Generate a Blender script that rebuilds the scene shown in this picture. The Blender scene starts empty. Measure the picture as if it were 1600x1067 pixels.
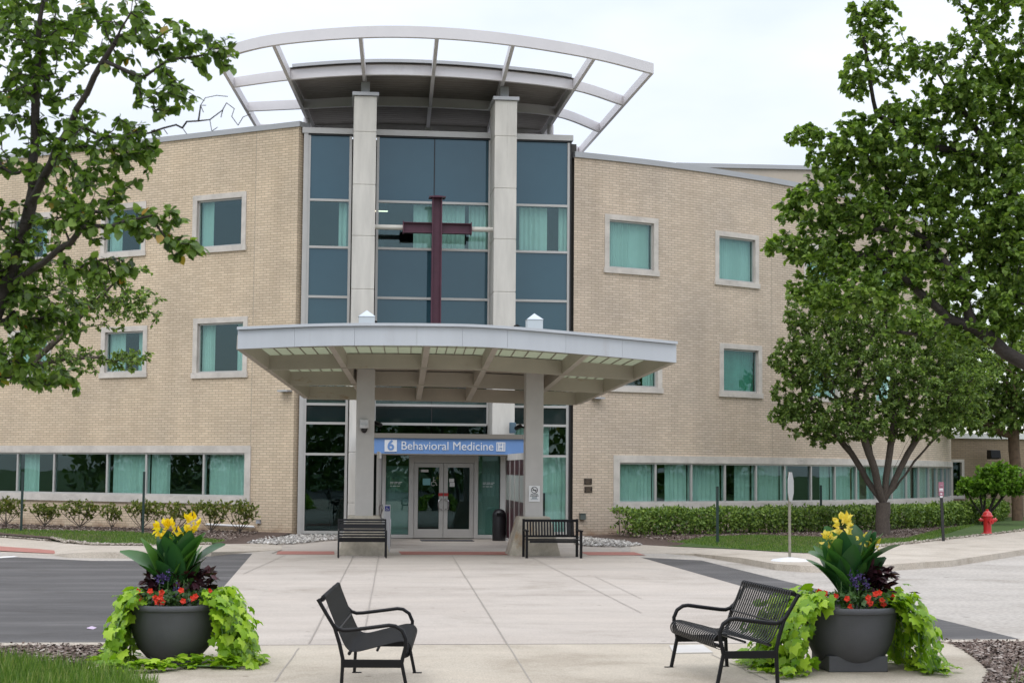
import bpy, math, random
import numpy as np
from mathutils import Vector, Matrix

# ---------------------------------------------------------------- camera
C = bpy.context.scene.collection
scn = bpy.context.scene
FPX, EYE, YAW, ROLL = 2600.0, 2.0, 0.11, 0.008
PITCH = math.atan((733 - 533.5) / FPX)
CAM = Vector((-3.32, -49.43, EYE))
_f0 = Vector((math.sin(YAW), math.cos(YAW), 0)); _r0 = Vector((math.cos(YAW), -math.sin(YAW), 0)); _z = Vector((0, 0, 1))
FW = _f0 * math.cos(PITCH) + _z * math.sin(PITCH)
_u0 = _z * math.cos(PITCH) - _f0 * math.sin(PITCH)
RT = _r0 * math.cos(ROLL) + _u0 * math.sin(ROLL)
UP = _u0 * math.cos(ROLL) - _r0 * math.sin(ROLL)
cd = bpy.data.cameras.new("camera"); cam = bpy.data.objects.new("camera", cd); C.objects.link(cam)
m = Matrix((RT, UP, -FW)).transposed().to_4x4(); m.translation = CAM; cam.matrix_world = m
cd.sensor_width = 36; cd.lens = FPX / 1600 * 36; cd.clip_start = 0.1; cd.clip_end = 3000
cd.dof.use_dof = True; cd.dof.focus_distance = 38; cd.dof.aperture_fstop = 9
scn.camera = cam

# ---------------------------------------------------------------- sky, sun, exposure
SUN_EL, SUN_AZ = math.radians(52), math.radians(205)     # azimuth from +Y clockwise: behind the camera, a little to its left
w = bpy.data.worlds.new("World"); scn.world = w; w.use_nodes = True
nt = w.node_tree; nt.nodes.clear()
def N(t, **k):
    n = nt.nodes.new(t)
    for a, b in k.items(): setattr(n, a, b)
    return n
out = N('ShaderNodeOutputWorld'); tc = N('ShaderNodeTexCoord')
sky = N('ShaderNodeTexSky'); sky.sky_type = 'NISHITA'; sky.sun_disc = False; sky.sun_elevation = SUN_EL; sky.sun_rotation = SUN_AZ
bg = N('ShaderNodeBackground'); bg.inputs[1].default_value = 0.05
nt.links.new(sky.outputs[0], bg.inputs[0])
sep = N('ShaderNodeSeparateXYZ'); nt.links.new(tc.outputs['Generated'], sep.inputs[0])
mr = N('ShaderNodeMapRange'); mr.inputs[1].default_value = -0.05; mr.inputs[2].default_value = 1.0; mr.inputs[3].default_value = 0.49; mr.inputs[4].default_value = 2.0
nt.links.new(sep.outputs[2], mr.inputs[0])
mp = N('ShaderNodeMapping'); mp.inputs['Scale'].default_value = (1.6, 1.6, 4.0); nt.links.new(tc.outputs['Generated'], mp.inputs[0])
nz = N('ShaderNodeTexNoise'); nz.inputs['Scale'].default_value = 2.2; nz.inputs['Detail'].default_value = 5; nz.inputs['Roughness'].default_value = 0.5
nt.links.new(mp.outputs[0], nz.inputs[0])
cr = N('ShaderNodeValToRGB'); cr.color_ramp.elements[0].position = 0.32; cr.color_ramp.elements[0].color = (0.74, 0.79, 0.90, 1)
cr.color_ramp.elements[1].position = 0.68; cr.color_ramp.elements[1].color = (1.07, 1.055, 1.06, 1)
nt.links.new(nz.outputs[0], cr.inputs[0])
mul = N('ShaderNodeMixRGB', blend_type='MULTIPLY'); mul.inputs[0].default_value = 1.0
nt.links.new(cr.outputs[0], mul.inputs[1]); nt.links.new(mr.outputs[0], mul.inputs[2])
bg2 = N('ShaderNodeBackground'); bg2.inputs[1].default_value = 1.0; nt.links.new(mul.outputs[0], bg2.inputs[0])
ad = N('ShaderNodeAddShader'); nt.links.new(bg.outputs[0], ad.inputs[0]); nt.links.new(bg2.outputs[0], ad.inputs[1])
nt.links.new(ad.outputs[0], out.inputs[0])
sl = bpy.data.lights.new("sun", 'SUN'); sl.energy = 0.7; sl.angle = math.radians(28); sl.color = (1, .96, .9)
so = bpy.data.objects.new("sun", sl); C.objects.link(so)
sd = Vector((math.sin(SUN_AZ) * math.cos(SUN_EL), math.cos(SUN_AZ) * math.cos(SUN_EL), math.sin(SUN_EL)))
so.rotation_euler = sd.to_track_quat('Z', 'Y').to_euler(); so.location = (0, -30, 40)
scn.view_settings.view_transform = 'Standard'; scn.view_settings.look = 'None'
scn.view_settings.exposure = 0.0; scn.view_settings.gamma = 1
scn.cycles.use_denoising = True
scn.cycles.max_bounces = 8; scn.cycles.transparent_max_bounces = 12; scn.cycles.caustics_reflective = False; scn.cycles.caustics_refractive = False

# ---------------------------------------------------------------- helpers
rnd = random.Random(7); rng = np.random.default_rng(7)
def ray(x, y): return FW * FPX + RT * (x - 800) + UP * (533.5 - y)
def G(x, y, z=0.0):                      # where the sight line through a photo pixel meets the height z
    r = ray(x, y); return CAM + r * ((z - EYE) / r.z)
def AY(x, y, Y):                         # ... meets the plane y = Y
    r = ray(x, y); return CAM + r * ((Y - CAM.y) / r.y)
def proj(p):
    d = Vector(p) - CAM; k = d.dot(FW); return 800 + FPX * d.dot(RT) / k, 533.5 - FPX * d.dot(UP) / k

_mats = {}
def mat(name, col, rough=0.6, metal=0.0, var=0.0, vscale=3.0, bump=0.0, bscale=40.0, spec=0.5, trans=0.0, coat=0.0, streak=None):
    if name in _mats: return _mats[name]
    M = bpy.data.materials.new(name); M.use_nodes = True; t = M.node_tree
    b = t.nodes['Principled BSDF']; b.inputs['Roughness'].default_value = rough; b.inputs['Metallic'].default_value = metal
    b.inputs['Specular IOR Level'].default_value = spec; b.inputs['Coat Weight'].default_value = coat
    b.inputs['Base Color'].default_value = (*col, 1)
    co = t.nodes.new('ShaderNodeTexCoord')
    if var:
        n = t.nodes.new('ShaderNodeTexNoise'); n.inputs['Scale'].default_value = vscale; n.inputs['Detail'].default_value = 6; n.inputs['Roughness'].default_value = .62
        if streak:
            mp = t.nodes.new('ShaderNodeMapping'); mp.inputs['Scale'].default_value = streak; t.links.new(co.outputs['Object'], mp.inputs[0]); t.links.new(mp.outputs[0], n.inputs[0])
        else: t.links.new(co.outputs['Object'], n.inputs[0])
        r = t.nodes.new('ShaderNodeValToRGB'); r.color_ramp.elements[0].position = .3; r.color_ramp.elements[1].position = .7
        r.color_ramp.elements[0].color = (*[c * (1 - var) for c in col], 1); r.color_ramp.elements[1].color = (*[min(1, c * (1 + var)) for c in col], 1)
        t.links.new(n.outputs[0], r.inputs[0]); t.links.new(r.outputs[0], b.inputs['Base Color'])
    if bump:
        n2 = t.nodes.new('ShaderNodeTexNoise'); n2.inputs['Scale'].default_value = bscale; n2.inputs['Detail'].default_value = 4
        t.links.new(co.outputs['Object'], n2.inputs[0])
        bp = t.nodes.new('ShaderNodeBump'); bp.inputs['Strength'].default_value = bump; bp.inputs['Distance'].default_value = .02
        t.links.new(n2.outputs[0], bp.inputs['Height']); t.links.new(bp.outputs[0], b.inputs['Normal'])
    _mats[name] = M; return M

def stain(M, col, scale, thr, soft=.08, mapping=(1, 1, 1), amt=.8):      # blotches of another colour mixed into a finished material
    t = M.node_tree; b = t.nodes['Principled BSDF']; s = b.inputs['Base Color']; src = s.links[0].from_socket if s.links else None
    co = t.nodes.new('ShaderNodeTexCoord'); mp = t.nodes.new('ShaderNodeMapping'); mp.inputs['Scale'].default_value = mapping; t.links.new(co.outputs['Object'], mp.inputs[0])
    n = t.nodes.new('ShaderNodeTexNoise'); n.inputs['Scale'].default_value = scale; n.inputs['Detail'].default_value = 7; n.inputs['Roughness'].default_value = .7; t.links.new(mp.outputs[0], n.inputs[0])
    r = t.nodes.new('ShaderNodeMapRange'); r.inputs[1].default_value = thr; r.inputs[2].default_value = thr + soft; r.inputs[3].default_value = 0; r.inputs[4].default_value = amt; t.links.new(n.outputs[0], r.inputs[0])
    m = t.nodes.new('ShaderNodeMixRGB'); t.links.new(r.outputs[0], m.inputs[0])
    if src: t.links.new(src, m.inputs[1])
    else: m.inputs[1].default_value = s.default_value
    m.inputs[2].default_value = (*col, 1); t.links.new(m.outputs[0], s)
def ramp(t, src, stops):
    r = t.nodes.new('ShaderNodeValToRGB'); e = r.color_ramp.elements
    e[0].position, e[0].color = stops[0][0], (*stops[0][1], 1); e[1].position, e[1].color = stops[-1][0], (*stops[-1][1], 1)
    for p, c in stops[1:-1]:
        x = e.new(p); x.color = (*c, 1)
    t.links.new(src, r.inputs[0]); return r.outputs[0]

def leafmat(name, stops, trans=.35, rough=.45):
    M = bpy.data.materials.new(name); M.use_nodes = True; t = M.node_tree
    g = t.nodes.new('ShaderNodeNewGeometry'); c = ramp(t, g.outputs['Random Per Island'], stops)
    b = t.nodes['Principled BSDF']; b.inputs['Roughness'].default_value = rough; b.inputs['Specular IOR Level'].default_value = .35
    t.links.new(c, b.inputs['Base Color'])
    tr = t.nodes.new('ShaderNodeBsdfTranslucent')
    mx = t.nodes.new('ShaderNodeMixRGB'); mx.blend_type = 'MULTIPLY'; mx.inputs[0].default_value = 1; mx.inputs[2].default_value = (1.25, 1.35, .5, 1)
    t.links.new(c, mx.inputs[1]); t.links.new(mx.outputs[0], tr.inputs[0])
    ms = t.nodes.new('ShaderNodeMixShader'); ms.inputs[0].default_value = trans
    t.links.new(b.outputs[0], ms.inputs[1]); t.links.new(tr.outputs[0], ms.inputs[2])
    t.links.new(ms.outputs[0], t.nodes['Material Output'].inputs[0]); return M

def glassmat(name, tint, extra=0.02, ior=1.5):
    M = bpy.data.materials.new(name); M.use_nodes = True; t = M.node_tree; t.nodes.remove(t.nodes['Principled BSDF'])
    tr = t.nodes.new('ShaderNodeBsdfTransparent'); tr.inputs[0].default_value = (*tint, 1)
    gl = t.nodes.new('ShaderNodeBsdfGlossy'); gl.inputs['Roughness'].default_value = 0.0; gl.inputs[0].default_value = (.72, .92, 1, 1)
    n = t.nodes.new('ShaderNodeTexNoise'); n.inputs['Scale'].default_value = .8; co = t.nodes.new('ShaderNodeTexCoord'); t.links.new(co.outputs['Object'], n.inputs[0])
    bp = t.nodes.new('ShaderNodeBump'); bp.inputs['Strength'].default_value = .035; bp.inputs['Distance'].default_value = .05
    t.links.new(n.outputs[0], bp.inputs['Height']); t.links.new(bp.outputs[0], gl.inputs['Normal'])
    g = t.nodes.new('ShaderNodeNewGeometry'); dt = t.nodes.new('ShaderNodeVectorMath'); dt.operation = 'DOT_PRODUCT'   # Schlick, the same from both sides
    t.links.new(g.outputs['Incoming'], dt.inputs[0]); t.links.new(g.outputs['Normal'], dt.inputs[1])
    ab = t.nodes.new('ShaderNodeMath'); ab.operation = 'ABSOLUTE'; t.links.new(dt.outputs['Value'], ab.inputs[0])
    om = t.nodes.new('ShaderNodeMath'); om.operation = 'SUBTRACT'; om.inputs[0].default_value = 1; om.use_clamp = True; t.links.new(ab.outputs[0], om.inputs[1])
    pw = t.nodes.new('ShaderNodeMath'); pw.operation = 'POWER'; pw.inputs[1].default_value = 5; t.links.new(om.outputs[0], pw.inputs[0])
    a = t.nodes.new('ShaderNodeMath'); a.operation = 'MULTIPLY_ADD'; a.inputs[1].default_value = 1 - extra; a.inputs[2].default_value = extra; a.use_clamp = True; t.links.new(pw.outputs[0], a.inputs[0])
    ms = t.nodes.new('ShaderNodeMixShader'); t.links.new(a.outputs[0], ms.inputs[0]); t.links.new(tr.outputs[0], ms.inputs[1]); t.links.new(gl.outputs[0], ms.inputs[2])
    t.links.new(ms.outputs[0], t.nodes['Material Output'].inputs[0]); return M

def brickmat(name, c1, c2, mort):
    M = bpy.data.materials.new(name); M.use_nodes = True; t = M.node_tree; b = t.nodes['Principled BSDF']; b.inputs['Roughness'].default_value = .85
    b.inputs['Specular IOR Level'].default_value = .2
    uv = t.nodes.new('ShaderNodeUVMap'); uv.uv_map = 'uv'
    br = t.nodes.new('ShaderNodeTexBrick'); br.inputs['Scale'].default_value = 1; br.inputs['Brick Width'].default_value = .245; br.inputs['Row Height'].default_value = .0762
    br.inputs['Mortar Size'].default_value = .0095; br.inputs['Mortar Smooth'].default_value = .15; br.inputs['Bias'].default_value = 0
    br.inputs['Color1'].default_value = (*c1, 1); br.inputs['Color2'].default_value = (*c2, 1); br.inputs['Mortar'].default_value = (*mort, 1)
    t.links.new(uv.outputs[0], br.inputs[0])
    n = t.nodes.new('ShaderNodeTexNoise'); n.inputs['Scale'].default_value = .55; n.inputs['Detail'].default_value = 5; t.links.new(uv.outputs[0], n.inputs[0])
    r = ramp(t, n.outputs[0], [(.3, (.88, .88, .88)), (.7, (1.08, 1.06, 1.03))])
    mx = t.nodes.new('ShaderNodeMixRGB'); mx.blend_type = 'MULTIPLY'; mx.inputs[0].default_value = 1; t.links.new(br.outputs[0], mx.inputs[1]); t.links.new(r, mx.inputs[2])
    mpk = t.nodes.new('ShaderNodeMapping'); mpk.inputs['Scale'].default_value = (1.6, .16, 1); t.links.new(uv.outputs[0], mpk.inputs[0])
    nk = t.nodes.new('ShaderNodeTexNoise'); nk.inputs['Scale'].default_value = 1; nk.inputs['Detail'].default_value = 7; nk.inputs['Roughness'].default_value = .7; t.links.new(mpk.outputs[0], nk.inputs[0])
    rk = ramp(t, nk.outputs[0], [(.28, (.90, .89, .88)), (.5, (1, 1, 1)), (.75, (1.06, 1.06, 1.07))]); mk = t.nodes.new('ShaderNodeMixRGB'); mk.blend_type = 'MULTIPLY'; mk.inputs[0].default_value = 1
    t.links.new(mx.outputs[0], mk.inputs[1]); t.links.new(rk, mk.inputs[2]); mx = mk
    # rusty splash marks low on the wall
    sp = t.nodes.new('ShaderNodeSeparateXYZ'); t.links.new(uv.outputs[0], sp.inputs[0])
    n3 = t.nodes.new('ShaderNodeTexNoise'); n3.inputs['Scale'].default_value = 2.5; n3.inputs['Detail'].default_value = 5; t.links.new(uv.outputs[0], n3.inputs[0])
    ma = t.nodes.new('ShaderNodeMath'); ma.operation = 'MULTIPLY_ADD'; ma.inputs[1].default_value = .9; ma.inputs[2].default_value = -.15; t.links.new(n3.outputs[0], ma.inputs[0])
    lt = t.nodes.new('ShaderNodeMath'); lt.operation = 'SUBTRACT'; t.links.new(ma.outputs[0], lt.inputs[0]); t.links.new(sp.outputs[1], lt.inputs[1])
    cl = t.nodes.new('ShaderNodeMath'); cl.operation = 'MULTIPLY'; cl.inputs[1].default_value = 2.5; cl.use_clamp = True; t.links.new(lt.outputs[0], cl.inputs[0])
    m2 = t.nodes.new('ShaderNodeMixRGB'); t.links.new(cl.outputs[0], m2.inputs[0]); t.links.new(mx.outputs[0], m2.inputs[1]); m2.inputs[2].default_value = (.30, .19, .12, 1)
    t.links.new(m2.outputs[0], b.inputs['Base Color'])
    bp = t.nodes.new('ShaderNodeBump'); bp.inputs['Strength'].default_value = .5; bp.inputs['Distance'].default_value = .01; bp.invert = True
    t.links.new(br.outputs['Fac'], bp.inputs['Height']); t.links.new(bp.outputs[0], b.inputs['Normal']); return M

def wpos(o):
    v = Vector((0, 0, 0))
    while o: v += o.location; o = o.parent
    return v
class MB:
    def __init__(s): s.v = []; s.f = []; s.uv = []
    def face(s, pts, uv=None):
        i = len(s.v); s.v += [tuple(p) for p in pts]; s.f.append(tuple(range(i, i + len(pts)))); s.uv.append(uv)
    def ob(s, o, a, b, c):               # box from a corner and three edge vectors
        o, a, b, c = map(Vector, (o, a, b, c)); i = len(s.v)
        s.v += [tuple(p) for p in (o, o + a, o + a + b, o + b, o + c, o + a + c, o + a + b + c, o + b + c)]
        q = [(0, 3, 2, 1), (4, 5, 6, 7), (0, 1, 5, 4), (1, 2, 6, 5), (2, 3, 7, 6), (3, 0, 4, 7)]
        if a.cross(b).dot(c) < 0: q = [x[::-1] for x in q]
        s.f += [tuple(i + k for k in x) for x in q]; s.uv += [None] * 6
        return s
    def box(s, x0, x1, y0, y1, z0, z1): return s.ob((x0, y0, z0), (x1 - x0, 0, 0), (0, y1 - y0, 0), (0, 0, z1 - z0))
    def beam(s, p, q, wd, h, up=(0, 0, 1)):   # rectangular bar between two points, hung with its middle on the line
        p, q = Vector(p), Vector(q); d = (q - p).normalized(); sx = d.cross(Vector(up)).normalized(); u = sx.cross(d)
        return s.ob(p - sx * wd / 2 - u * h / 2, q - p, sx * wd, u * h)
    def tube(s, pts, r, n=8, cap=True):
        pts = [Vector(p) for p in pts]; rs = r if isinstance(r, (list, tuple)) else [r] * len(pts); base = len(s.v); prev = None
        for i, p in enumerate(pts):
            d = (pts[min(i + 1, len(pts) - 1)] - pts[max(i - 1, 0)]).normalized()
            if prev is None: prev = Vector((0, 0, 1)) if abs(d.z) < .9 else Vector((1, 0, 0))
            a = (prev - d * prev.dot(d)); a = a.normalized() if a.length > 1e-6 else d.orthogonal().normalized(); b = d.cross(a); prev = a
            for k in range(n):
                t = 2 * math.pi * k / n; s.v.append(tuple(p + (a * math.cos(t) + b * math.sin(t)) * rs[i]))
        for i in range(len(pts) - 1):
            for k in range(n):
                a0 = base + i * n + k; a1 = base + i * n + (k + 1) % n; s.f.append((a0, a1, a1 + n, a0 + n)); s.uv.append(None)
        if cap:
            s.f.append(tuple(base + k for k in range(n))[::-1]); s.uv.append(None)
            e = base + (len(pts) - 1) * n; s.f.append(tuple(e + k for k in range(n))); s.uv.append(None)
        return s
    def lathe(s, prof, n=32, c=(0, 0, 0)):
        base = len(s.v); c = Vector(c)
        for r, z in prof:
            for k in range(n):
                t = 2 * math.pi * k / n; s.v.append((c.x + r * math.cos(t), c.y + r * math.sin(t), c.z + z))
        for i in range(len(prof) - 1):
            for k in range(n):
                a0 = base + i * n + k; a1 = base + i * n + (k + 1) % n; s.f.append((a0, a1, a1 + n, a0 + n)); s.uv.append(None)
        if prof[0][0] > 1e-4: s.f.append(tuple(base + k for k in range(n))[::-1]); s.uv.append(None)
        if prof[-1][0] > 1e-4: e = base + (len(prof) - 1) * n; s.f.append(tuple(e + k for k in range(n))); s.uv.append(None)
        return s
    def prism(s, poly, z0, z1, plane='xy', off=0.0, dep=0.0):
        n = len(poly); i = len(s.v); s.v += [(x, y, z0) for x, y in poly] + [(x, y, z1) for x, y in poly]
        s.f += [tuple(i + k for k in range(n))[::-1], tuple(i + n + k for k in range(n))]
        s.f += [(i + k, i + (k + 1) % n, i + n + (k + 1) % n, i + n + k) for k in range(n)]; s.uv += [None] * (n + 2); return s
    def sweep(s, prof, x0, x1):           # profile in (y, z) extruded along x
        n = len(prof); i = len(s.v); s.v += [(x0, y, z) for y, z in prof] + [(x1, y, z) for y, z in prof]
        s.f += [tuple(i + k for k in range(n)), tuple(i + n + k for k in range(n))[::-1]]
        s.f += [(i + (k + 1) % n, i + k, i + n + k, i + n + (k + 1) % n) for k in range(n)]; s.uv += [None] * (n + 2); return s
    def build(s, name, M, parent=None, smooth=False, bevel=0.0):
        off = wpos(parent) if parent else Vector((0, 0, 0))
        me = bpy.data.meshes.new(name); me.from_pydata([(a - off.x, b - off.y, c - off.z) for a, b, c in s.v], [], s.f)
        if any(u for u in s.uv):
            l = me.uv_layers.new(name='uv'); k = 0
            for f, u in zip(s.f, s.uv):
                for j in range(len(f)):
                    if u: l.data[k].uv = u[j]
                    k += 1
        me.materials.append(M)
        if smooth:
            for p in me.polygons: p.use_smooth = True
        o = bpy.data.objects.new(name, me); C.objects.link(o); o.parent = parent
        if bevel:
            b = o.modifiers.new('bevel', 'BEVEL'); b.width = bevel; b.segments = 2; b.limit_method = 'ANGLE'
        if smooth:
            try: me.set_sharp_from_angle(angle=math.radians(40))
            except Exception: pass
        return o
def tag(o, label=None, cat=None, group=None, kind=None):
    for k, v in (('label', label), ('category', cat), ('group', group), ('kind', kind)):
        if v: o[k] = v
    return o
def thing(name, loc, label, cat, group=None):
    o = bpy.data.objects.new(name, None); C.objects.link(o); o.location = loc; o.empty_display_size = .2
    return tag(o, label, cat, group)
def copy_tree(o, parent=None):
    c = o.copy(); C.objects.link(c); c.parent = parent
    for ch in list(o.children): copy_tree(ch, c)
    return c

def npmesh(name, V, F, M, parent=None, smooth=False):     # V (n,3), F (m,3) numpy
    if parent: V = V - np.array(wpos(parent))
    me = bpy.data.meshes.new(name); me.vertices.add(len(V)); me.vertices.foreach_set('co', V.astype(np.float32).ravel())
    me.loops.add(len(F) * 3); me.loops.foreach_set('vertex_index', F.astype(np.int32).ravel())
    me.polygons.add(len(F)); me.polygons.foreach_set('loop_start', np.arange(0, len(F) * 3, 3, dtype=np.int32))
    me.polygons.foreach_set('loop_total', np.full(len(F), 3, dtype=np.int32))
    me.update(calc_edges=True); me.materials.append(M)
    if smooth: me.polygons.foreach_set('use_smooth', np.ones(len(F), dtype=bool))
    o = bpy.data.objects.new(name, me); C.objects.link(o); o.parent = parent; return o
# leaf templates: x across, y along (base 0, tip 1), z up
LEAF = (np.array([(0, 0, 0), (-.34, .42, .07), (.34, .42, .07), (0, 1, -.06), (0, .45, -.03)], float), np.array([(0, 4, 1), (4, 3, 1), (0, 2, 4), (4, 2, 3)]))
ROUND = (np.array([(0, 0, 0), (-.38, .25, .05), (-.33, .62, .06), (0, 1, -.05), (.33, .62, .06), (.38, .25, .05), (0, .5, -.02)], float),
         np.array([(6, 1, 0), (6, 2, 1), (6, 3, 2), (6, 4, 3), (6, 5, 4), (6, 0, 5)]))
LOBE = (np.array([(0, 0, 0), (-.26, -.16, .02), (-.54, .02, -.05), (-.46, .22, .02), (-.60, .46, -.08), (-.33, .60, .03), (0, 1.02, -.16), (.33, .60, .03), (.60, .46, -.08), (.46, .22, .02), (.54, .02, -.05), (.26, -.16, .02), (0, .4, .04)], float),
        np.array([(12, 1, 0), (12, 2, 1), (12, 3, 2), (12, 4, 3), (12, 5, 4), (12, 6, 5), (12, 7, 6), (12, 8, 7), (12, 9, 8), (12, 10, 9), (12, 11, 10), (12, 0, 11)]))
BLADE = (np.array([(-.5, 0, 0), (.5, 0, 0), (.33, .55, .0), (-.33, .55, .0), (0, 1, 0)], float), np.array([(0, 1, 2), (0, 2, 3), (3, 2, 4)]))
def scatter(P, D, Nn, S, tpl, rg=rng):                     # P pos, D direction of tip, Nn rough normal, S size (n,) or (n,3)
    n = len(P); D = D / (np.linalg.norm(D, axis=1, keepdims=True) + 1e-9)
    Xa = np.cross(D, Nn); Xa /= (np.linalg.norm(Xa, axis=1, keepdims=True) + 1e-9); Z = np.cross(Xa, D)
    S = np.asarray(S, float); S = np.repeat(S[:, None], 3, 1) if S.ndim == 1 else S
    T, F = tpl
    V = P[:, None, :] + (T[None, :, 0, None] * S[:, 0, None, None]) * Xa[:, None, :] + (T[None, :, 1, None] * S[:, 1, None, None]) * D[:, None, :] + (T[None, :, 2, None] * S[:, 2, None, None]) * Z[:, None, :]
    FF = F[None] + (np.arange(n) * len(T))[:, None, None]
    return V.reshape(-1, 3), FF.reshape(-1, 3)
def unit(n, rg=rng):
    v = rg.normal(size=(n, 3)); return v / np.linalg.norm(v, axis=1, keepdims=True)

# ---------------------------------------------------------------- materials
M_brick_l = brickmat('brick_cream', (.705, .585, .435), (.605, .495, .36), (.42, .345, .26))
M_brick_r = brickmat('brick_buff', (.675, .57, .455), (.575, .48, .375), (.41, .345, .28))
M_brick_d = brickmat('brick_far', (.36, .28, .20), (.31, .24, .17), (.24, .19, .14))
M_lime = mat('limestone', (.58, .54, .485), .8, var=.16, vscale=2.2, bump=.15)
M_conc = mat('precast_concrete', (.61, .59, .54), .75, var=.12, vscale=1.6, bump=.1, streak=(2.2, 2.2, .35))
M_base = mat('rough_concrete', (.42, .38, .31), .9, var=.30, vscale=3.5, bump=.5, bscale=25)
M_alu = mat('aluminium', (.50, .49, .47), .4, metal=.35, var=.04)
M_coping = mat('coping_metal', (.42, .43, .44), .45, metal=.3, var=.06, vscale=.6)
M_paintw = mat('trellis_paint', (.71, .69, .70), .5, var=.05, vscale=.8)
M_canopy = mat('canopy_paint', (.43, .39, .325), .6, var=.10, vscale=1.1, bump=.05)
M_fascia = mat('fascia_metal', (.52, .55, .58), .45, metal=.1, var=.05, vscale=.7, streak=(3, 3, .4))
M_deck = mat('roof_deck', (.30, .275, .25), .7, var=.08)
M_spand = mat('spandrel_glass', (.028, .068, .090), .03, spec=.5, var=.10, vscale=.35)
M_spand.node_tree.nodes['Principled BSDF'].inputs['IOR'].default_value = 1.8; M_spand.node_tree.nodes['Principled BSDF'].inputs['Specular Tint'].default_value = (.66, .86, 1, 1)
M_vis = glassmat('tinted_glass', (.745, .87, .845), .065)
M_dark = glassmat('lobby_glass', (.55, .74, .70), .04)
M_curt = mat('curtain_cloth', (.80, .84, .80), .95, spec=.1, var=.04, vscale=2)
M_curtd = mat('green_curtain', (.22, .50, .42), .95, spec=.1, var=.1)
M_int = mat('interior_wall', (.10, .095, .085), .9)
M_black = mat('black_gasket', (.012, .012, .014), .5)
M_blackm = mat('black_metal', (.006, .006, .007), .42, metal=.0, spec=.26)
M_maroon = mat('maroon_steel', (.085, .025, .045), .5, var=.2, vscale=3)
M_cream = mat('cream_pipe', (.60, .58, .52), .5)
M_white = mat('white_paint', (.78, .78, .77), .5)
stain(M_canopy, (.26, .15, .06), 1.1, .62, .1, (1, 1, 3), .7)
stain(M_fascia, (.42, .40, .40), .9, .60, .1, (1.5, 1.5, .3), .4)
stain(M_conc, (.26, .24, .20), .8, .60, .14, (3, 3, .22), .6)
stain(M_lime, (.30, .28, .25), 1.8, .58, .12, (1, 1, 2.5), .45)
stain(M_base, (.34, .20, .08), 1.6, .56, .12, (1, 1, .6), .7)
stain(M_paintw, (.45, .42, .41), .7, .62, .12, (1, 1, 1), .4)
M_panelglass = mat('translucent_panel', (.55, .56, .45), .5, var=.05)
_b = M_panelglass.node_tree; _p = _b.nodes['Principled BSDF']
_tr = _b.nodes.new('ShaderNodeBsdfTranslucent'); _tr.inputs[0].default_value = (.52, .54, .44, 1)
_ms = _b.nodes.new('ShaderNodeMixShader'); _ms.inputs[0].default_value = .72
_b.links.new(_p.outputs[0], _ms.inputs[1]); _b.links.new(_tr.outputs[0], _ms.inputs[2]); _b.links.new(_ms.outputs[0], _b.nodes['Material Output'].inputs[0])

# ---------------------------------------------------------------- wall paths
class Path:
    def __init__(s, p0, ang, k, side):   # ang radians, curvature k, side -1 right of travel is outward
        s.p0, s.a, s.k, s.side = p0, ang, k, side
    def at(s, t, z=0.0, o=0.0):
        a = s.a + s.k * t
        if abs(s.k) < 1e-9: x = s.p0[0] + math.cos(a) * t; y = s.p0[1] + math.sin(a) * t
        else: x = s.p0[0] + (math.sin(a) - math.sin(s.a)) / s.k; y = s.p0[1] - (math.cos(a) - math.cos(s.a)) / s.k
        nx, ny = (math.sin(a), -math.cos(a)); nx *= s.side; ny *= s.side
        return Vector((x + nx * o, y + ny * o, z))
    def sz(s, px, py, o=0.0, tmax=26.6):  # path position and height seen at a photo pixel
        lo, hi = -1.0, tmax
        f = lambda t: proj(s.at(t, 2 + (735 - py) / 52, o))[0]
        inc = f(hi) > f(lo)
        for _ in range(50):
            mid = (lo + hi) / 2
            if (f(mid) < px) == inc: lo = mid
            else: hi = mid
        p = s.at(lo, 0, o); d = (p - CAM); r = ray(px, py); q = (d.x * r.x + d.y * r.y) / (r.x ** 2 + r.y ** 2)
        return lo, EYE + r.z * q
def sb(mb, P, s0, s1, z0, z1, o0, o1, step=.8):    # box that follows the wall
    n = max(1, int(math.ceil(abs(s1 - s0) / step))) if abs(P.k) > 1e-9 else 1; i = len(mb.v)
    for k in range(n + 1):
        t = s0 + (s1 - s0) * k / n
        mb.v += [tuple(P.at(t, z0, o0)), tuple(P.at(t, z0, o1)), tuple(P.at(t, z1, o1)), tuple(P.at(t, z1, o0))]
    for k in range(n):
        a = i + 4 * k; b = a + 4
        for j in range(4): mb.f.append((a + j, a + (j + 1) % 4, b + (j + 1) % 4, b + j)); mb.uv.append(None)
    mb.f += [(i, i + 3, i + 2, i + 1), (i + 4 * n, i + 4 * n + 1, i + 4 * n + 2, i + 4 * n + 3)]; mb.uv += [None, None]
    return mb
def wall_sheet(mb, P, S, Z, holes, step=.8, o=0.0):
    ss = sorted(set([0, S] + [h[0] for h in holes] + [h[1] for h in holes])); zz = sorted(set([0, Z] + [h[2] for h in holes] + [h[3] for h in holes]))
    fs = []
    for a, b in zip(ss, ss[1:]):
        n = max(1, int(math.ceil((b - a) / step))); fs += [a + (b - a) * k / n for k in range(n)]
    fs.append(ss[-1])
    for a, b in zip(fs, fs[1:]):
        for c, d in zip(zz, zz[1:]):
            mx, mz = (a + b) / 2, (c + d) / 2
            if any(h[0] < mx < h[1] and h[2] < mz < h[3] for h in holes): continue
            q = [P.at(a, c, o), P.at(b, c, o), P.at(b, d, o), P.at(a, d, o)]; u = [(a, c), (b, c), (b, d), (a, d)]
            if P.side < 0: q.reverse(); u.reverse()
            mb.face(q, u)
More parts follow.
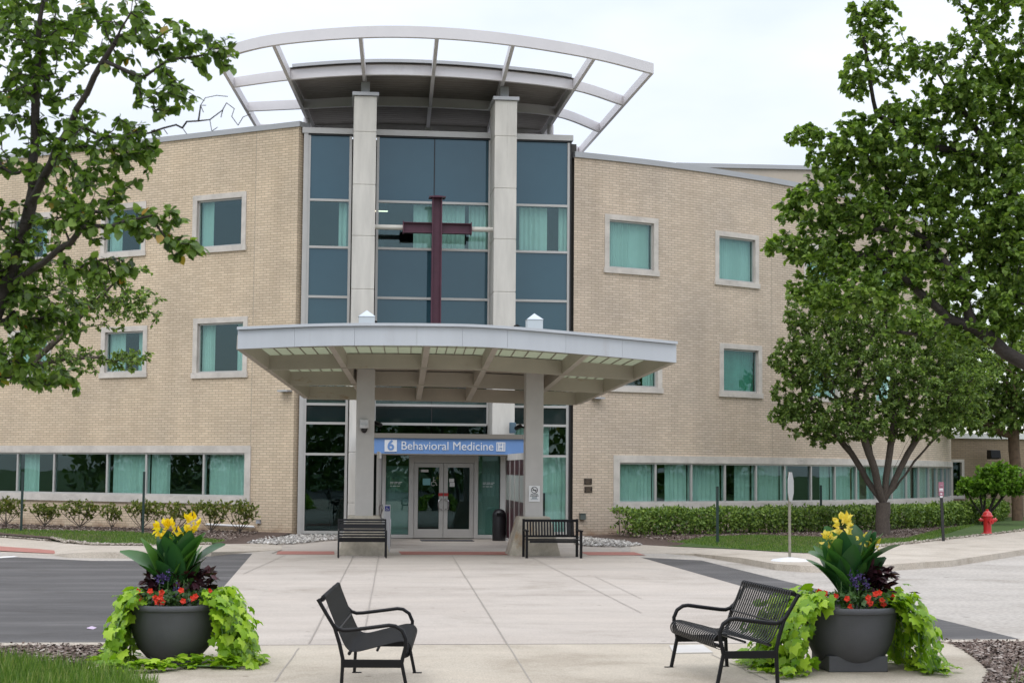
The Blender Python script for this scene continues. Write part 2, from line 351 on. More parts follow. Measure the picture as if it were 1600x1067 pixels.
def curtain(P, s0, s1, z0, z1, o, parent, M=None, pleat=.11, amp=.035):
    n = max(4, int((s1 - s0) / .02)); V = []; F = []; ph = rnd.random() * 6; e = rnd.uniform(.7, 1.3)
    for k in range(n + 1):
        t = s0 + (s1 - s0) * k / n; w_ = math.sin(t * 6.283 / (pleat * e) + ph + 1.3 * math.sin(t * 5)) * amp * (.7 + .3 * math.sin(t * 9 + ph))
        for z in (z0, (z0 + z1) / 2, z1): V.append(tuple(P.at(t, z, o + w_ * (1.1 if z < z1 else .8))))
    for k in range(n):
        for j in (0, 1):
            a = 3 * k + j; F.append((a, a + 3, a + 4, a + 1))
    mb = MB(); mb.v = V; mb.f = F; mb.uv = [None] * len(F)
    return mb.build('curtain', M or M_curt, parent, smooth=True)

WR = Path((4.0, 0.0), math.radians(19), 0.0325, 1)
CL = (-4.30, -0.15)
WL = Path(CL, math.radians(180 - 35.3), 0.0, -1)
SR, SL = 34.0, 22.0
# ================================================================ BUILDING
bld = thing('hospital_building', (0, 0, 0), 'three storey cream brick hospital building with curved wings around a tall glass centre', 'building')
ZR, ZL, ZC = 11.45, 12.1, 11.93

def punched(P, px0, px1, y0, y1, curt, M=None, name='window'):
    xm = (px0 + px1) / 2; ym = (y0 + y1) / 2
    s0, _ = P.sz(px0, ym); s1, _ = P.sz(px1, ym); _, z1 = P.sz(xm, y0); _, z0 = P.sz(xm, y1)
    if s0 > s1: s0, s1 = s1, s0
    fw = .165; mb = MB()
    for a, b, c, d in ((s0, s1, z1 - fw, z1), (s0 - .03, s1 + .03, z0, z0 + fw)): sb(mb, P, a, b, c, d, -.14, .035 if c > z0 + .1 else .06)
    for a, b in ((s0, s0 + fw), (s1 - fw, s1)): sb(mb, P, a, b, z0 + fw, z1 - fw, -.14, .033)
    f = mb.build('window', M_lime, bld)
    mb = MB(); i = fw; t = .05
    for a, b, c, d in ((s0 + i, s1 - i, z1 - i - t, z1 - i), (s0 + i, s1 - i, z0 + i, z0 + i + t)): sb(mb, P, a, b, c, d, -.13, -.05)
    for a, b in ((s0 + i, s0 + i + t), (s1 - i - t, s1 - i)): sb(mb, P, a, b, z0 + i + t, z1 - i - t, -.13, -.052)
    mb.build('frame', M_alu, f)
    mb = MB(); sb(mb, P, s0 + i + t, s1 - i - t, z0 + i + t, z1 - i - t, -.10, -.09); mb.build('pane', M_vis, f)
    wd = s1 - s0 - 2 * i
    for a, b in curt: curtain(P, s0 + i + a * wd, s0 + i + b * wd, z0 + i, z1 - i, -.24, f, M)
    return (s0 + .02, s1 - .02, z0 + .02, z1 - .02)

# ---- left wing
hl = []
# for the left wing s runs leftwards, so a curtain seen on the left has the larger s
hl.append(punched(WL, 301.5, 385, 303, 394, [(.72, 1)]))
hl.append(punched(WL, 302, 387, 496, 590.5, [(.72, 1), (0, .22)]))
hl.append(punched(WL, 158, 228, 318, 402, [(.68, 1), (0, .2)]))
hl.append(punched(WL, 158, 230, 510, 590, [(.6, 1), (0, .25)]))
hl.append(punched(WL, 15, 80, 334, 412, [(.55, 1), (0, .3)]))
hl.append(punched(WL, 12, 80, 516, 594, [(.5, 1), (0, .3)]))
s_end, _ = WL.sz(392, 740); _, zt = WL.sz(390.5, 696); _, zb = WL.sz(394, 788)
def ribbon(P, sA, sB, z0, z1, cuts, curts, name):
    fw = .22; mb = MB()
    sb(mb, P, sA, sB, z1 - fw, z1, -.16, .04); sb(mb, P, sA - .02, sB + .02, z0, z0 + fw, -.16, .07)
    sb(mb, P, sA, sA + fw, z0 + fw, z1 - fw, -.16, .037); sb(mb, P, sB - fw, sB, z0 + fw, z1 - fw, -.16, .037)
    f = mb.build('ribbon_window', M_lime, bld)
    mb = MB(); a, b = sA + fw, sB - fw; c, d = z0 + fw, z1 - fw; t = .05
    sb(mb, P, a, b, d - t, d, -.13, -.03); sb(mb, P, a, b, c, c + t, -.13, -.03)
    cs = [a] + cuts + [b]
    for q in cs: sb(mb, P, q - .035, q + .035, c + t, d - t, -.13, -.02)
    mb.build('frame', M_alu, f)
    for (q, r), cu in zip(zip(cs, cs[1:]), curts):
        m2 = MB(); sb(m2, P, q + .035, r - .035, c + t, d - t, -.09, -.08); m2.build('pane', M_vis, f)
        for u, v in cu: curtain(P, q + .03 + u * (r - q - .06), q + .03 + v * (r - q - .06), c, d, -.26, f, pleat=.2, amp=.045)
    return (sA + .02, sB - .02, z0 + .02, z1 - .02)
cl = [WL.sz(x, 750)[0] for x in (317, 227, 166, 83, 26)]
step = 1.55
cuts = cl + [cl[-1] + step * k for k in range(1, 3)]
sBL = cuts[-1] + step
hl.append(ribbon(WL, s_end, sBL, zb, zt, cuts, [[(0, 1)], [(.68, 1)], [(0, .97)], [], [(.55, .95)], [], [(.2, 1)], []], 'left'))
mb = MB(); wall_sheet(mb, WL, SL, ZL, hl, step=5)
q0 = WL.at(0); q1 = WL.at(0, 0, -.42)
mb.face([q0, q1, q1 + Vector((0, 0, ZL)), q0 + Vector((0, 0, ZL))], [(0, 0), (.42, 0), (.42, ZL), (0, ZL)])
mb.build('brick_wall', M_brick_l, bld)
mb = MB(); sb(mb, WL, -.06, SL, ZL, ZL + .16, -.5, .06)
mb.build('coping', M_coping, bld)

# ---- right wing
hr = []
hr.append(punched(WR, 944.5, 1028, 338, 429, [(0, 1)]))
hr.append(punched(WR, 1117, 1185, 364, 448, [(0, 1)]))
hr.append(punched(WR, 950, 1034, 528, 613, [(.74, 1), (0, .2)]))
hr.append(punched(WR, 1124, 1190, 538, 621, [(0, 1)], M_curtd))
sa = WR.sz(986, 400)[0]; sbb = WR.sz(1151, 400)[0]; dS = sbb - sa; h1 = hr[1]; h3 = hr[3]
for k in (1, 2):
    for h, cu in ((h1, [(0, .8)]), (h3, [(.1, 1)])):
        s0 = h[0] - .02 + dS * k; s1 = h[1] + .02 + dS * k; fw = .165
        mb = MB(); z0, z1 = h[2] - .02, h[3] + .02
        sb(mb, WR, s0, s1, z1 - fw, z1, -.14, .035); sb(mb, WR, s0 - .03, s1 + .03, z0, z0 + fw, -.14, .06)
        sb(mb, WR, s0, s0 + fw, z0 + fw, z1 - fw, -.14, .033); sb(mb, WR, s1 - fw, s1, z0 + fw, z1 - fw, -.14, .033)
        f = mb.build('window', M_lime, bld); mb = MB(); sb(mb, WR, s0 + fw, s1 - fw, z0 + fw, z1 - fw, -.10, -.09); mb.build('pane', M_vis, f)
        for a, b in cu: curtain(WR, s0 + fw + a * (s1 - s0 - .4), s0 + fw + b * (s1 - s0 - .4), z0 + fw, z1 - fw, -.24, f)
        hr.append((s0 + .02, s1 - .02, z0 + .02, z1 - .02))
sA = WR.sz(958, 750)[0]; _, zt = WR.sz(975, 711); _, zb = WR.sz(975, 797)
c0 = WR.sz(965.5, 750)[0]; cuts = [c0 + 1.40 * k for k in range(1, 21)]
hr.append(ribbon(WR, sA, cuts[-1] + 1.4, zb, zt, cuts, [[(0, 1)], [(0, .12), (.34, 1)], [(0, 1)], [(0, .14), (.45, 1)], [(0, 1)], [(0, .3)], [(.55, 1)], [(0, 1)], [(0, .45), (.8, 1)], [(0, 1)], [(.3, 1)], [(0, .8)], [(0, .2), (.6, 1)], [(0, 1)], [], [(0, .5)], [(.3, .9)], [], [(0, 1)], [], [(0, 1)]], 'right'))
mb = MB(); wall_sheet(mb, WR, SR, ZR, hr); mb.build('brick_wall', M_brick_r, bld)
mb = MB(); sb(mb, WR, 0, SR, ZR, ZR + .17, -.45, .06); mb.build('coping', M_coping, bld)
mb = MB()
for s in (7.9, 15.4):                                         # control joints in the brickwork
    sb(mb, WR, s, s + .015, 0, zb, -.01, .004); sb(mb, WR, s, s + .015, zt, ZR, -.01, .004)
s = WL.sz(393, 650)[0]; sb(mb, WL, s, s + .015, zt + .1, ZL, -.01, .004)
mb.build('control_joint', mat('sealant', (.40, .35, .28), .9), bld)

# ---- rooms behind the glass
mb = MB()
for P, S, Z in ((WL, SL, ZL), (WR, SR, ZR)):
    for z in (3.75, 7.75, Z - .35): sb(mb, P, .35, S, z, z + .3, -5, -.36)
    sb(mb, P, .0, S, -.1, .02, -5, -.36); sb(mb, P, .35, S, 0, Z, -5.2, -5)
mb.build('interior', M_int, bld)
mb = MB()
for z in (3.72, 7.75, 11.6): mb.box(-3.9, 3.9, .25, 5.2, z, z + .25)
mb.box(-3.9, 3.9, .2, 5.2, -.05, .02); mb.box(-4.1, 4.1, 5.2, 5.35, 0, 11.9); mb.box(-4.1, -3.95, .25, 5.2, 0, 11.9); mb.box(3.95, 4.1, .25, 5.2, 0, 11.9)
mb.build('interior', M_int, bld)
M_lamp = bpy.data.materials.new('ceiling_lamp'); M_lamp.use_nodes = True
_n = M_lamp.node_tree; _e = _n.nodes.new('ShaderNodeEmission'); _e.inputs[0].default_value = (1, .9, .7, 1); _e.inputs[1].default_value = 2.2; _n.links.new(_e.outputs[0], _n.nodes['Material Output'].inputs[0])
for x, y, z, wx in ((-1.1, 1.2, 3.70, .35), (-1.0, 2.4, 3.70, .35), (1.0, 1.2, 3.70, .35), (1.3, 2.6, 3.70, .35), (-3.3, 1.5, 3.70, .3), (-1.85, .8, 9.80, .5)):
    mb = MB(); mb.box(x - wx / 2, x + wx / 2, y, y + .15, z - .02, z - .005); mb.build('ceiling_light', M_lamp, bld)

# ---- central curtain wall
cw = None
bays = [(-4.02, -2.72), (-1.98, 1.46), (2.06, 3.86)]
Zl = [0.0, 2.40, 3.31, 3.87, 5.45, 7.05, 8.53, 9.94, ZC]
mb = MB(); fw = .075
for bi, (x0, x1) in enumerate(bays):
    for x in (x0, x1): mb.box(x - fw if x == x1 else x, x if x == x1 else x + fw, -.06, .08, .08 if bi != 1 else 3.3, ZC)
    for z in Zl[1:-1]:
        if bi == 1 and z < 3.2: continue
        mb.box(x0 + fw, x1 - fw, -.058, .08, z - .035, z + .035)
    if bi != 1: mb.box(x0 + fw, x1 - fw, -.058, .08, .08, .16)
mb.box(-4.15, -4.02, -.09, .1, 0, ZC)
mb.box(-4.2, 3.95, -.12, .35, ZC, ZC + .17)
cw = mb.build('curtain_wall_frame', M_alu, bld)
mb = MB(); mb.box(-.26, -.235, -.03, .03, 3.35, ZC); mb.build('mullion', M_black, cw)
mb = MB(); mb.box(-4.02, 3.86, -.085, -.061, ZC - .05, ZC - .002); mb.box(3.862, 3.90, -.1, .3, 0, ZC); mb.build('gasket', M_black, cw)
M_spd = mat('spandrel_dark_reflection', (.008, .020, .022), .04, spec=.5)  # base colour darkened to stand in for the mirrored dark canopy underside
kinds = ['dark', 'dark', 'spand_dark_refl', 'vis', 'spand', 'spand', 'vis', 'spand']
for bi, (x0, x1) in enumerate(bays):
    segs = [(x0 + fw, x1 - fw)] if bi != 1 else [(x0 + fw, -.26), (-.235, x1 - fw)]
    for zi, (z0, z1) in enumerate(zip(Zl, Zl[1:])):
        if bi == 1 and z1 < 3.3: continue
        k = kinds[zi]
        for a, b in segs:
            mb = MB(); mb.box(a, b, -.005 + .001 * bi, .006, z0 + (.035 if zi else .16), z1 - .035)
            mm = {'dark': M_dark, 'vis': M_vis, 'spand': M_spand, 'spand_dark_refl': M_spd}[k]
            if bi == 2 and zi in (0, 1): mm = M_vis
            mb.build('pane' if k in ('dark', 'vis') else 'spandrel_panel', mm, cw)
CP = Path((0, 0), 0.0, 0.0, 1)
for a, b, z0, z1 in ((-3.08, -2.75, 8.5, 9.9), (-.85, -.3, 8.5, 9.9), (-.15, .7, 8.5, 9.9), (.82, 1.4, 8.5, 9.9), (2.35, 3.2, 8.5, 9.9), (3.55, 3.8, 8.5, 9.9), (2.1, 3.3, 2.4, 3.3), (2.7, 3.8, 1.3, 2.4), (3.2, 3.8, .1, 1.3)):
    curtain(CP, a, b, z0, z1, -.2, cw, pleat=.16, amp=.04)
mb = MB(); mb.box(2.1, 3.3, .3, .33, 1.35, 2.35); mb.build('blind', mat('blind_cloth', (.32, .5, .45), .9), cw)

# ---- the two tall stone fins
for x0 in (-2.69, 1.43):
    x1 = x0 + .65; mb = MB(); zs = [0, 1.0, 2.45, 4.0, 5.55, 7.15, 8.7, 10.2, 11.75, 12.82]
    for a, b in zip(zs, zs[1:]): mb.box(x0, x1, -1.4, .1, a + .012, b - .012)
    mb.box(x0 + .015, x1 - .015, -1.385, .09, 0, 12.8)
    c = mb.build('stone_column', M_conc, bld, bevel=.008)
    mb = MB(); mb.box(x0 - .06, x1 + .06, -1.46, .16, 12.82, 12.92); mb.box(x0 + .2, x1 - .2, -.95, -.6, 12.92, 13.33); mb.box(x0 + .14, x1 - .14, -1.0, -.55, 12.92, 12.96)
    mb.build('cap', M_coping, c)

# ---- roof trellis
TZ = 13.33
def lerp(a, b, t): return a + (b - a) * t
xf = [G(x, 62, TZ).x for x in (0,)]  # (unused)
ribsF = [G(x, y, TZ) for x, y in ((338, 94), (427, 72), (563, 60), (683, 61), (802, 72), (929, 93), (1019, 116))]
ribsB = [G(x, y, TZ) for x, y in ((405, 208), (490, 210), (577, 208), (668, 210), (763, 214), (846, 219), (905, 244))]
ts = [0, .335, .665, 1.0]
def gridpt(u, t, F, B):
    def along(A):
        n = len(A) - 1; i = min(int(u * n), n - 1); f = u * n - i
        p0, p1, p2, p3 = A[max(i - 1, 0)], A[i], A[i + 1], A[min(i + 2, n)]
        if i == 0: p0 = p1 * 2 - p2
        if i == n - 1: p3 = p2 * 2 - p1
        return .5 * ((2 * p1) + (p2 - p0) * f + (2 * p0 - 5 * p1 + 4 * p2 - p3) * f * f + (3 * p1 - p0 - 3 * p2 + p3) * f ** 3)
    return lerp(along(F), along(B), t)
def arc_beam(mb, F, B, t, thick, h, u0=0, u1=1, n=36, zoff=0.0):
    # curved beam with vertical faces, bottom on the grid surface
    pts = [gridpt(u0 + (u1 - u0) * k / n, t, F, B) for k in range(n + 1)]; i0 = len(mb.v)
    for k, p in enumerate(pts):
        d = (pts[min(k + 1, n)] - pts[max(k - 1, 0)]).normalized(); nn = Vector((-d.y, d.x, 0)).normalized() * thick / 2
        mb.v += [tuple(p - nn + _z * zoff), tuple(p + nn + _z * zoff), tuple(p + nn + _z * (h + zoff)), tuple(p - nn + _z * (h + zoff))]
    for k in range(n):
        a = i0 + 4 * k; b = a + 4
        for j in range(4): mb.f.append((a + (j + 1) % 4, a + j, b + j, b + (j + 1) % 4)); mb.uv.append(None)
    mb.f += [(i0, i0 + 1, i0 + 2, i0 + 3), tuple(i0 + 4 * n + j for j in (3, 2, 1, 0))]; mb.uv += [None, None]
tre = MB(); arc_beam(tre, ribsF, ribsB, 0, .12, .30)
tre = tre.build('roof_trellis', M_paintw, bld)
for t in ts[1:]:
    mb = MB(); arc_beam(mb, ribsF, ribsB, t, .12, .29, zoff=.003 * t); mb.build('curved_beam', M_paintw, tre)
for k in range(7):
    mb = MB(); u = k / 6; a = gridpt(u, .004, ribsF, ribsB); b = gridpt(u, 1.03, ribsF, ribsB); d = _z * .15
    mb.beam(a + d, b + d, .10, .27); mb.build('rib', M_paintw, tre)
mb = MB()                                                   # corrugated deck over the inner bays
u0, u1 = 1 / 6, 5 / 6; nT, nU = 120, 24
rows = []
for j in range(nT + 1):
    t = .325 + (1.04 - .325) * j / nT; rows.append([gridpt(lerp(u0, u1, i / nU), t, ribsF, ribsB) + _z * (.300 + .03 * (1 if (j // 2) % 2 else 0)) for i in range(nU + 1)])
base = len(mb.v)
for r in rows: mb.v += [tuple(p) for p in r]
for j in range(nT):
    for i in range(nU):
        a = base + j * (nU + 1) + i; mb.f.append((a, a + 1, a + nU + 2, a + nU + 1)); mb.uv.append(None)
for r in (rows,):
    base = len(mb.v)
    for rr in r: mb.v += [tuple(p + _z * .045) for p in rr]
    for j in range(nT):
        for i in range(nU):
            a = base + j * (nU + 1) + i; mb.f.append((a + nU + 1, a + nU + 2, a + 1, a)); mb.uv.append(None)
mb.build('roof_deck', M_deck, tre)
mb = MB(); arc_beam(mb, ribsF, ribsB, .318, .06, .09, u0 + .01, u1 - .01, zoff=.325); mb.build('gutter', M_coping, tre)
for u, t in ((1 / 6, .80), (3 / 6, .93), (5 / 6, .80), (1 / 6, 1.02), (5 / 6, 1.02)):
    p = gridpt(u, t, ribsF, ribsB); mb = MB(); mb.tube([(p.x, p.y, 11.2), (p.x, p.y, TZ + .05)], .11, 12); mb.build('post', M_paintw, tre, smooth=True)
# flat roofs
mb = MB()
mb.prism([(-4, .3), (3.9, .3), (22.5, 18.8), (20, 34), (-18, 34), (-21.8, 12.8)], 11.0, 11.2); mb.build('flat_roof', mat('roofing', (.3, .3, .3), .9, var=.1), bld)
# plant room above the right wing
p = G(1100, 290, 11.6); mb = MB()
a0 = AY(1060, 262, 14.0); zp = AY(1150, 264, 14.0).z
mb.ob((a0.x, 14.0, 11.1), (8.6, -.3, 0), (0, 8, 0), (0, 0, zp - 11.1)); ph = mb.build('rooftop_plant_room', mat('render_cream', (.50, .44, .36), .8, var=.06), bld)
mb = MB(); mb.ob((a0.x - .1, 13.9, zp), (8.8, -.3, 0), (0, 8.2, 0), (0, 0, .16)); mb.build('coping', M_coping, ph)

# ---- entrance vestibule
YD = -1.6
xL = [AY(x, 770, YD).x for x in (598, 606, 638, 641.5, 647, 692, 695, 740, 744, 781, 788)]
vest = MB(); zt = 2.52
X0, X1 = AY(597, 770, YD).x, AY(790, 770, YD).x
dL, dM, dR = AY(646, 780, YD).x, AY(692.5, 780, YD).x, AY(740, 780, YD).x
sL0, sL1, sR0, sR1 = AY(600, 780, YD).x, AY(640, 780, YD).x, AY(745, 780, YD).x, AY(781, 780, YD).x
for a, b in ((X0, sL0 + .04), (sL1 - .03, dL), (dR, sR0 + .03), (sR1, X1)): vest.box(a, b, YD - .08, YD + .08, .02, zt)
for a, b, c, d in ((sL0 + .04, sL1 - .03, .02, .12), (sR0 + .03, sR1, .02, .12), (sL0 + .04, sL1 - .03, zt - .08, zt), (sR0 + .03, sR1, zt - .08, zt), (dL, dR, 2.17, zt)): vest.box(a, b, YD - .078, YD + .08, c, d)
vest = vest.build('vestibule_frame', M_alu, bld, bevel=.006)
for a, b in ((sL0 + .04, sL1 - .03), (sR0 + .03, sR1)):
    mb = MB(); mb.box(a, b, YD - .01, YD, .12, zt - .08); mb.build('pane', M_vis, vest)
    mb = MB(); mb.box(a + .01, b - .01, YD + .03, YD + .04, .13, zt - (.45 if a < 0 else .10)); mb.build('frosted_film', mat('frosted_film', (.21, .27, .24), .7), vest)
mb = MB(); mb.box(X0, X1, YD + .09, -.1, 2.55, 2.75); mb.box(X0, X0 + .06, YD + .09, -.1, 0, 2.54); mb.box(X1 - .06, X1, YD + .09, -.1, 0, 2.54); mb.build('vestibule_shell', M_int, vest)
for a, b, hx in ((dL, dM, dM - .09), (dM, dR, dM + .09)):
    mb = MB(); st = .125
    mb.box(a + .005, a + st, YD - .05, YD + .03, .03, 2.16); mb.box(b - st, b - .005, YD - .05, YD + .03, .03, 2.16)
    mb.box(a + st, b - st, YD - .048, YD + .03, .03, .28); mb.box(a + st, b - st, YD - .048, YD + .03, 2.04, 2.16)
    d = mb.build('door', M_alu, vest, bevel=.004)
    mb = MB(); mb.box(a + st, b - st, YD - .012, YD - .002, .28, 2.04); mb.build('pane', M_dark, d)
    sg = -1 if hx < dM else 1; x = dM + sg * .045
    mb = MB(); mb.tube([(x, YD - .05, .82), (x, YD - .11, .84), (x + sg * .09, YD - .13, .86), (x + sg * .11, YD - .13, .98), (x + sg * .09, YD - .13, 1.10), (x, YD - .11, 1.12), (x, YD - .05, 1.14)], .014, 8)
    mb.build('handle', mat('chrome', (.6, .6, .6), .25, metal=.9), d, smooth=True)
mb = MB(); mb.box(dM - .14, dM - .012, YD - .058, YD - .051, 1.22, 1.31); mb.box(dM + .012, dM + .14, YD - .058, YD - .051, 1.22, 1.31)
mb.build('warning_sticker', mat('sticker_red', (.45, .03, .03), .5), vest)
mb = MB(); zc = .1
for (x, z, w_, h_) in ((dL + .26, 1.53, .22, .19),): mb.box(x, x + w_, YD - .022, YD - .016, z, z + h_)
mb.build('notice', mat('teal_paper', (.22, .50, .52), .7), vest)
mb = MB()
for (x, z, w_, h_) in ((dM + .165, 1.62, .14, .10), (dM + .18, 1.49, .14, .12), (dL + .20, 1.90, .22, .07)): mb.box(x, x + w_, YD - .022, YD - .016, z, z + h_)
mb.build('notice', M_white, vest)
# the small white lettering lines on the side lights
for a, b in ((sL0, sL1), (sR0, sR1)):
    mb = MB(); x = a + .17
    for j, (wd, z) in enumerate(((.36, 1.60), (.30, 1.56), (.29, 1.49))):
        n = int(wd / .02)
        for q in range(n):
            if (q * 7 + j) % 6 != 5: mb.box(x + q * .02, x + q * .02 + .014, YD - .018, YD - .013, z, z + .018)
    mb.build('lettering', M_white, vest)
# wheelchair symbol on the left door
mb = MB(); x = dL + .60; z = 1.52; y = YD - .02
mb.tube([(x - .045 + .055 * math.cos(t), y, z + .05 + .055 * math.sin(t)) for t in [math.radians(v) for v in range(100, 350, 25)]], .007, 6)
mb.tube([(x - .03, y, z + .20), (x - .03, y, z + .10), (x + .03, y, z + .09), (x + .05, y, z + .01), (x + .075, y, z + .02)], .009, 6); mb.tube([(x - .03, y, z + .15), (x + .02, y, z + .15)], .008, 6)
mb.lathe([(0, -.018), (.016, -.008), (.016, .008), (0, .018)], 8, (x - .03, y, z + .225)); mb.build('wheelchair_symbol', M_white, vest)

# side screens between vestibule and canopy columns
for xa, ya, xb, yb in ((AY(791, 770, -2.4).x, -2.4, AY(821, 770, -7.4).x, -7.4), (AY(594, 770, -2.4).x, -2.4, AY(590, 770, -7.4).x, -7.4)):
    a = Vector((xa, ya, 0)); d = Vector((xb - xa, yb - ya, 0)); L = d.length; d /= L; nrm = Vector((-d.y, d.x, 0)) * .06; mb = MB()
    P_ = lambda s, z: a + d * s + Vector((0, 0, z))
    mb.ob(P_(0, 2.25) - nrm / 2, d * L, nrm, (0, 0, .17)); f = mb.build('side_screen', M_conc, bld)
    n = 4
    for i in range(n + 1): s = lerp(0, L - .08, i / n); mb = MB(); mb.ob(P_(s, 0) - nrm * .6, d * .07, nrm * 1.2, (0, 0, 2.248)); mb.build('mullion', M_alu, f)
    for i in range(n):
        s0, s1 = lerp(0, L - .08, i / n) + .07, lerp(0, L - .08, (i + 1) / n)
        for z0, h, th_, nm, mm in ((1.85, .395, .6, 'maroon_panel', mat('maroon_panel', (.075, .02, .028), .3)), (.1, 1.05, .6, 'maroon_panel', mat('maroon_panel', 0)), (1.152, .696, .4, 'frosted_pane', mat('frosted_pane', (.42, .46, .42), .4))):
            mb = MB(); mb.ob(P_(s0, z0) - nrm * th_ / 2, d * (s1 - s0), nrm * th_, (0, 0, h)); mb.build(nm, mm, f)

# ================================================================ CANOPY
can = thing('entrance_canopy', (-.45, -10.3, 0), 'white fan shaped steel canopy on two square columns over the hospital entrance', 'canopy')
KZ = .13
def GT(x, y):                             # tilted underside: z = 4.0 - KZ*(Y+10)
    r = ray(x, y); k = (4.0 - KZ * (CAM.y + 10) - CAM.z) / (r.z + KZ * r.y); return CAM + r * k
cF = [GT(x, y) for x, y in ((373, 546), (516, 541), (668, 541), (775, 544), (918, 555), (1054, 567))]
cB = [GT(x, y) for x, y in ((480, 624), (569, 625), (654, 626.5), (731, 628), (828, 631), (902, 633))]
for i_ in range(8):
    mb = MB(); arc_beam(mb, cF, cB, -.006, .10, .40, i_ / 8 + (.0002 if i_ else 0), (i_ + 1) / 8 - (.0002 if i_ < 7 else 0), n=8); mb.build('fascia_panel', M_fascia, can)
mb = MB(); arc_beam(mb, cF, cB, -.012, .17, .06, n=40, zoff=.402); mb.build('fascia_trim', M_fascia, can)
for t in (.375, .69, 1.0):
    mb = MB(); arc_beam(mb, cF, cB, t, .14, .33, n=40, zoff=.002 * t); mb.build('curved_beam', M_canopy, can)
for k in range(6):
    mb = MB(); u = k / 5; a = gridpt(u, .012, cF, cB); b = gridpt(u, .99, cF, cB)
    mb.beam(a + _z * .17, b + _z * .17, .13, .31); mb.build('rib', M_canopy, can)
# purlins and translucent panels; opaque roof over the middle
for bay in range(5):
    for r, (t0, t1) in enumerate(((.01, .375), (.375, .69), (.69, 1.0))):
        u0, u1 = bay / 5 + .004, (bay + 1) / 5 - .004
        solid = (r > 0 and bay in (1, 2, 3))
        n = 6; mb = MB()
        for j in range(n):
            ua, ub = lerp(u0, u1, j / n), lerp(u0, u1, (j + 1) / n)
            q = [gridpt(ua, t0, cF, cB), gridpt(ub, t0, cF, cB), gridpt(ub, t1, cF, cB), gridpt(ua, t1, cF, cB)]
            mb.face([p + _z * .352 for p in q][::-1]); mb.face([p + _z * .366 for p in q])
        mb.build('roof_panel' if solid else 'translucent_panel', M_canopy if solid else M_panelglass, can)
        if not solid:
            mb = MB()
            for j in range(0, n + 1):
                ua = lerp(u0, u1, j / n); mb.beam(gridpt(ua, t0, cF, cB) + _z * .338, gridpt(ua, t1, cF, cB) + _z * .338, .02, .022)
            for tt in (lerp(t0, t1, .33), lerp(t0, t1, .66)):
                mb.beam(gridpt(u0, tt, cF, cB) + _z * .338, gridpt(u1, tt, cF, cB) + _z * .338, .018, .018)
            mb.build('glazing_bar', mat('glazing_bar', (.30, .27, .22), .6), can)
for xc in (-2.44, 1.53):
    mb = MB(); w_ = .21; yc = -10.3
    mb.box(xc - w_, xc + w_, yc - w_, yc + w_, .88, 4.30); c = mb.build('column', mat('column_paint', (.51, .49, .46), .55, var=.05), can, bevel=.01)
    mb = MB(); mb.box(xc - .185, xc + .185, yc - .185, yc + .185, 4.3, 5.54); i = len(mb.v)
    mb.v += [(xc - .2, yc - .2, 5.54), (xc + .2, yc - .2, 5.54), (xc + .2, yc + .2, 5.54), (xc - .2, yc + .2, 5.54), (xc, yc, 5.70)]
    mb.f += [(i, i + 1, i + 4), (i + 1, i + 2, i + 4), (i + 2, i + 3, i + 4), (i + 3, i, i + 4), (i + 3, i + 2, i + 1, i)]; mb.uv += [None] * 5
    mb.build('pyramid_cap', mat('cap_paint', (.55, .61, .66), .45), c)
    mb = MB(); i = 0; a, b = .60, .36
    mb.v += [(xc + sx * a, yc + sy * a * .9, 0.0) for sx, sy in ((-1, -1), (1, -1), (1, 1), (-1, 1))] + [(xc + sx * b, yc + sy * b, .90) for sx, sy in ((-1, -1), (1, -1), (1, 1), (-1, 1))]
    mb.f += [(3, 2, 1, 0), (4, 5, 6, 7), (0, 1, 5, 4), (1, 2, 6, 5), (2, 3, 7, 6), (3, 0, 4, 7)]; mb.uv += [None] * 6
    mb.build('concrete_base', M_base, c, bevel=.015)

# ================================================================ CROSS
YC = -1.05
cr_ = thing('steel_cross', ((AY(683, 400, YC)).x, YC, 4.6), 'maroon steel beam cross standing before the tall glass between two stone fins', 'cross')
xc = AY(682.5, 360, YC).x; xa, xb = AY(630, 357, YC).x, AY(736, 357, YC).x; zt_ = AY(682, 310, YC).z; zh0, zh1 = AY(683, 365, YC).z, AY(683, 349, YC).z
mb = MB(); hw = .13
mb.box(xc - hw + .016, xc + hw - .016, YC - .01, YC + .01, 4.6, zt_)
for sx in (-1, 1): mb.box(xc + sx * hw - .016, xc + sx * hw + .016, YC - .13, YC + .13, 4.6, zt_)
mb.build('upright', M_maroon, cr_)
for sx, xe in ((-1, xa), (1, xb)):
    x0 = xc + sx * (hw + .016); mb = MB(); lo, hi = min(x0, xe), max(x0, xe)
    mb.box(lo, hi, YC - .01, YC + .01, zh0 + .02, zh1 - .02); mb.box(lo, hi, YC - .13, YC + .13, zh0, zh0 + .02); mb.box(lo, hi, YC - .13, YC + .13, zh1 - .02, zh1)
    mb.box(xe - .012, xe + .012, YC - .16, YC + .16, zh0 - .03, zh1 + .03); mb.build('arm', M_maroon, cr_)
    xs = -2.04 if sx < 0 else 1.43
    mb = MB(); mb.tube([(xe + sx * .012, YC, (zh0 + zh1) / 2), (xs, YC, (zh0 + zh1) / 2)], .075, 14); mb.build('strut', M_cream, cr_, smooth=True)
mb = MB(); mb.box(xc - .24, xc + .24, YC - .24, YC + .24, zt_, zt_ + .03); i = len(mb.v)
mb.v += [(xc - .22, YC - .22, zt_ + .03), (xc + .22, YC - .22, zt_ + .03), (xc + .22, YC + .22, zt_ + .03), (xc - .22, YC + .22, zt_ + .03), (xc, YC, zt_ + .09)]
mb.f += [(i, i + 1, i + 4), (i + 1, i + 2, i + 4), (i + 2, i + 3, i + 4), (i + 3, i, i + 4)]; mb.uv += [None] * 4
mb.build('top_plate', M_maroon, cr_)

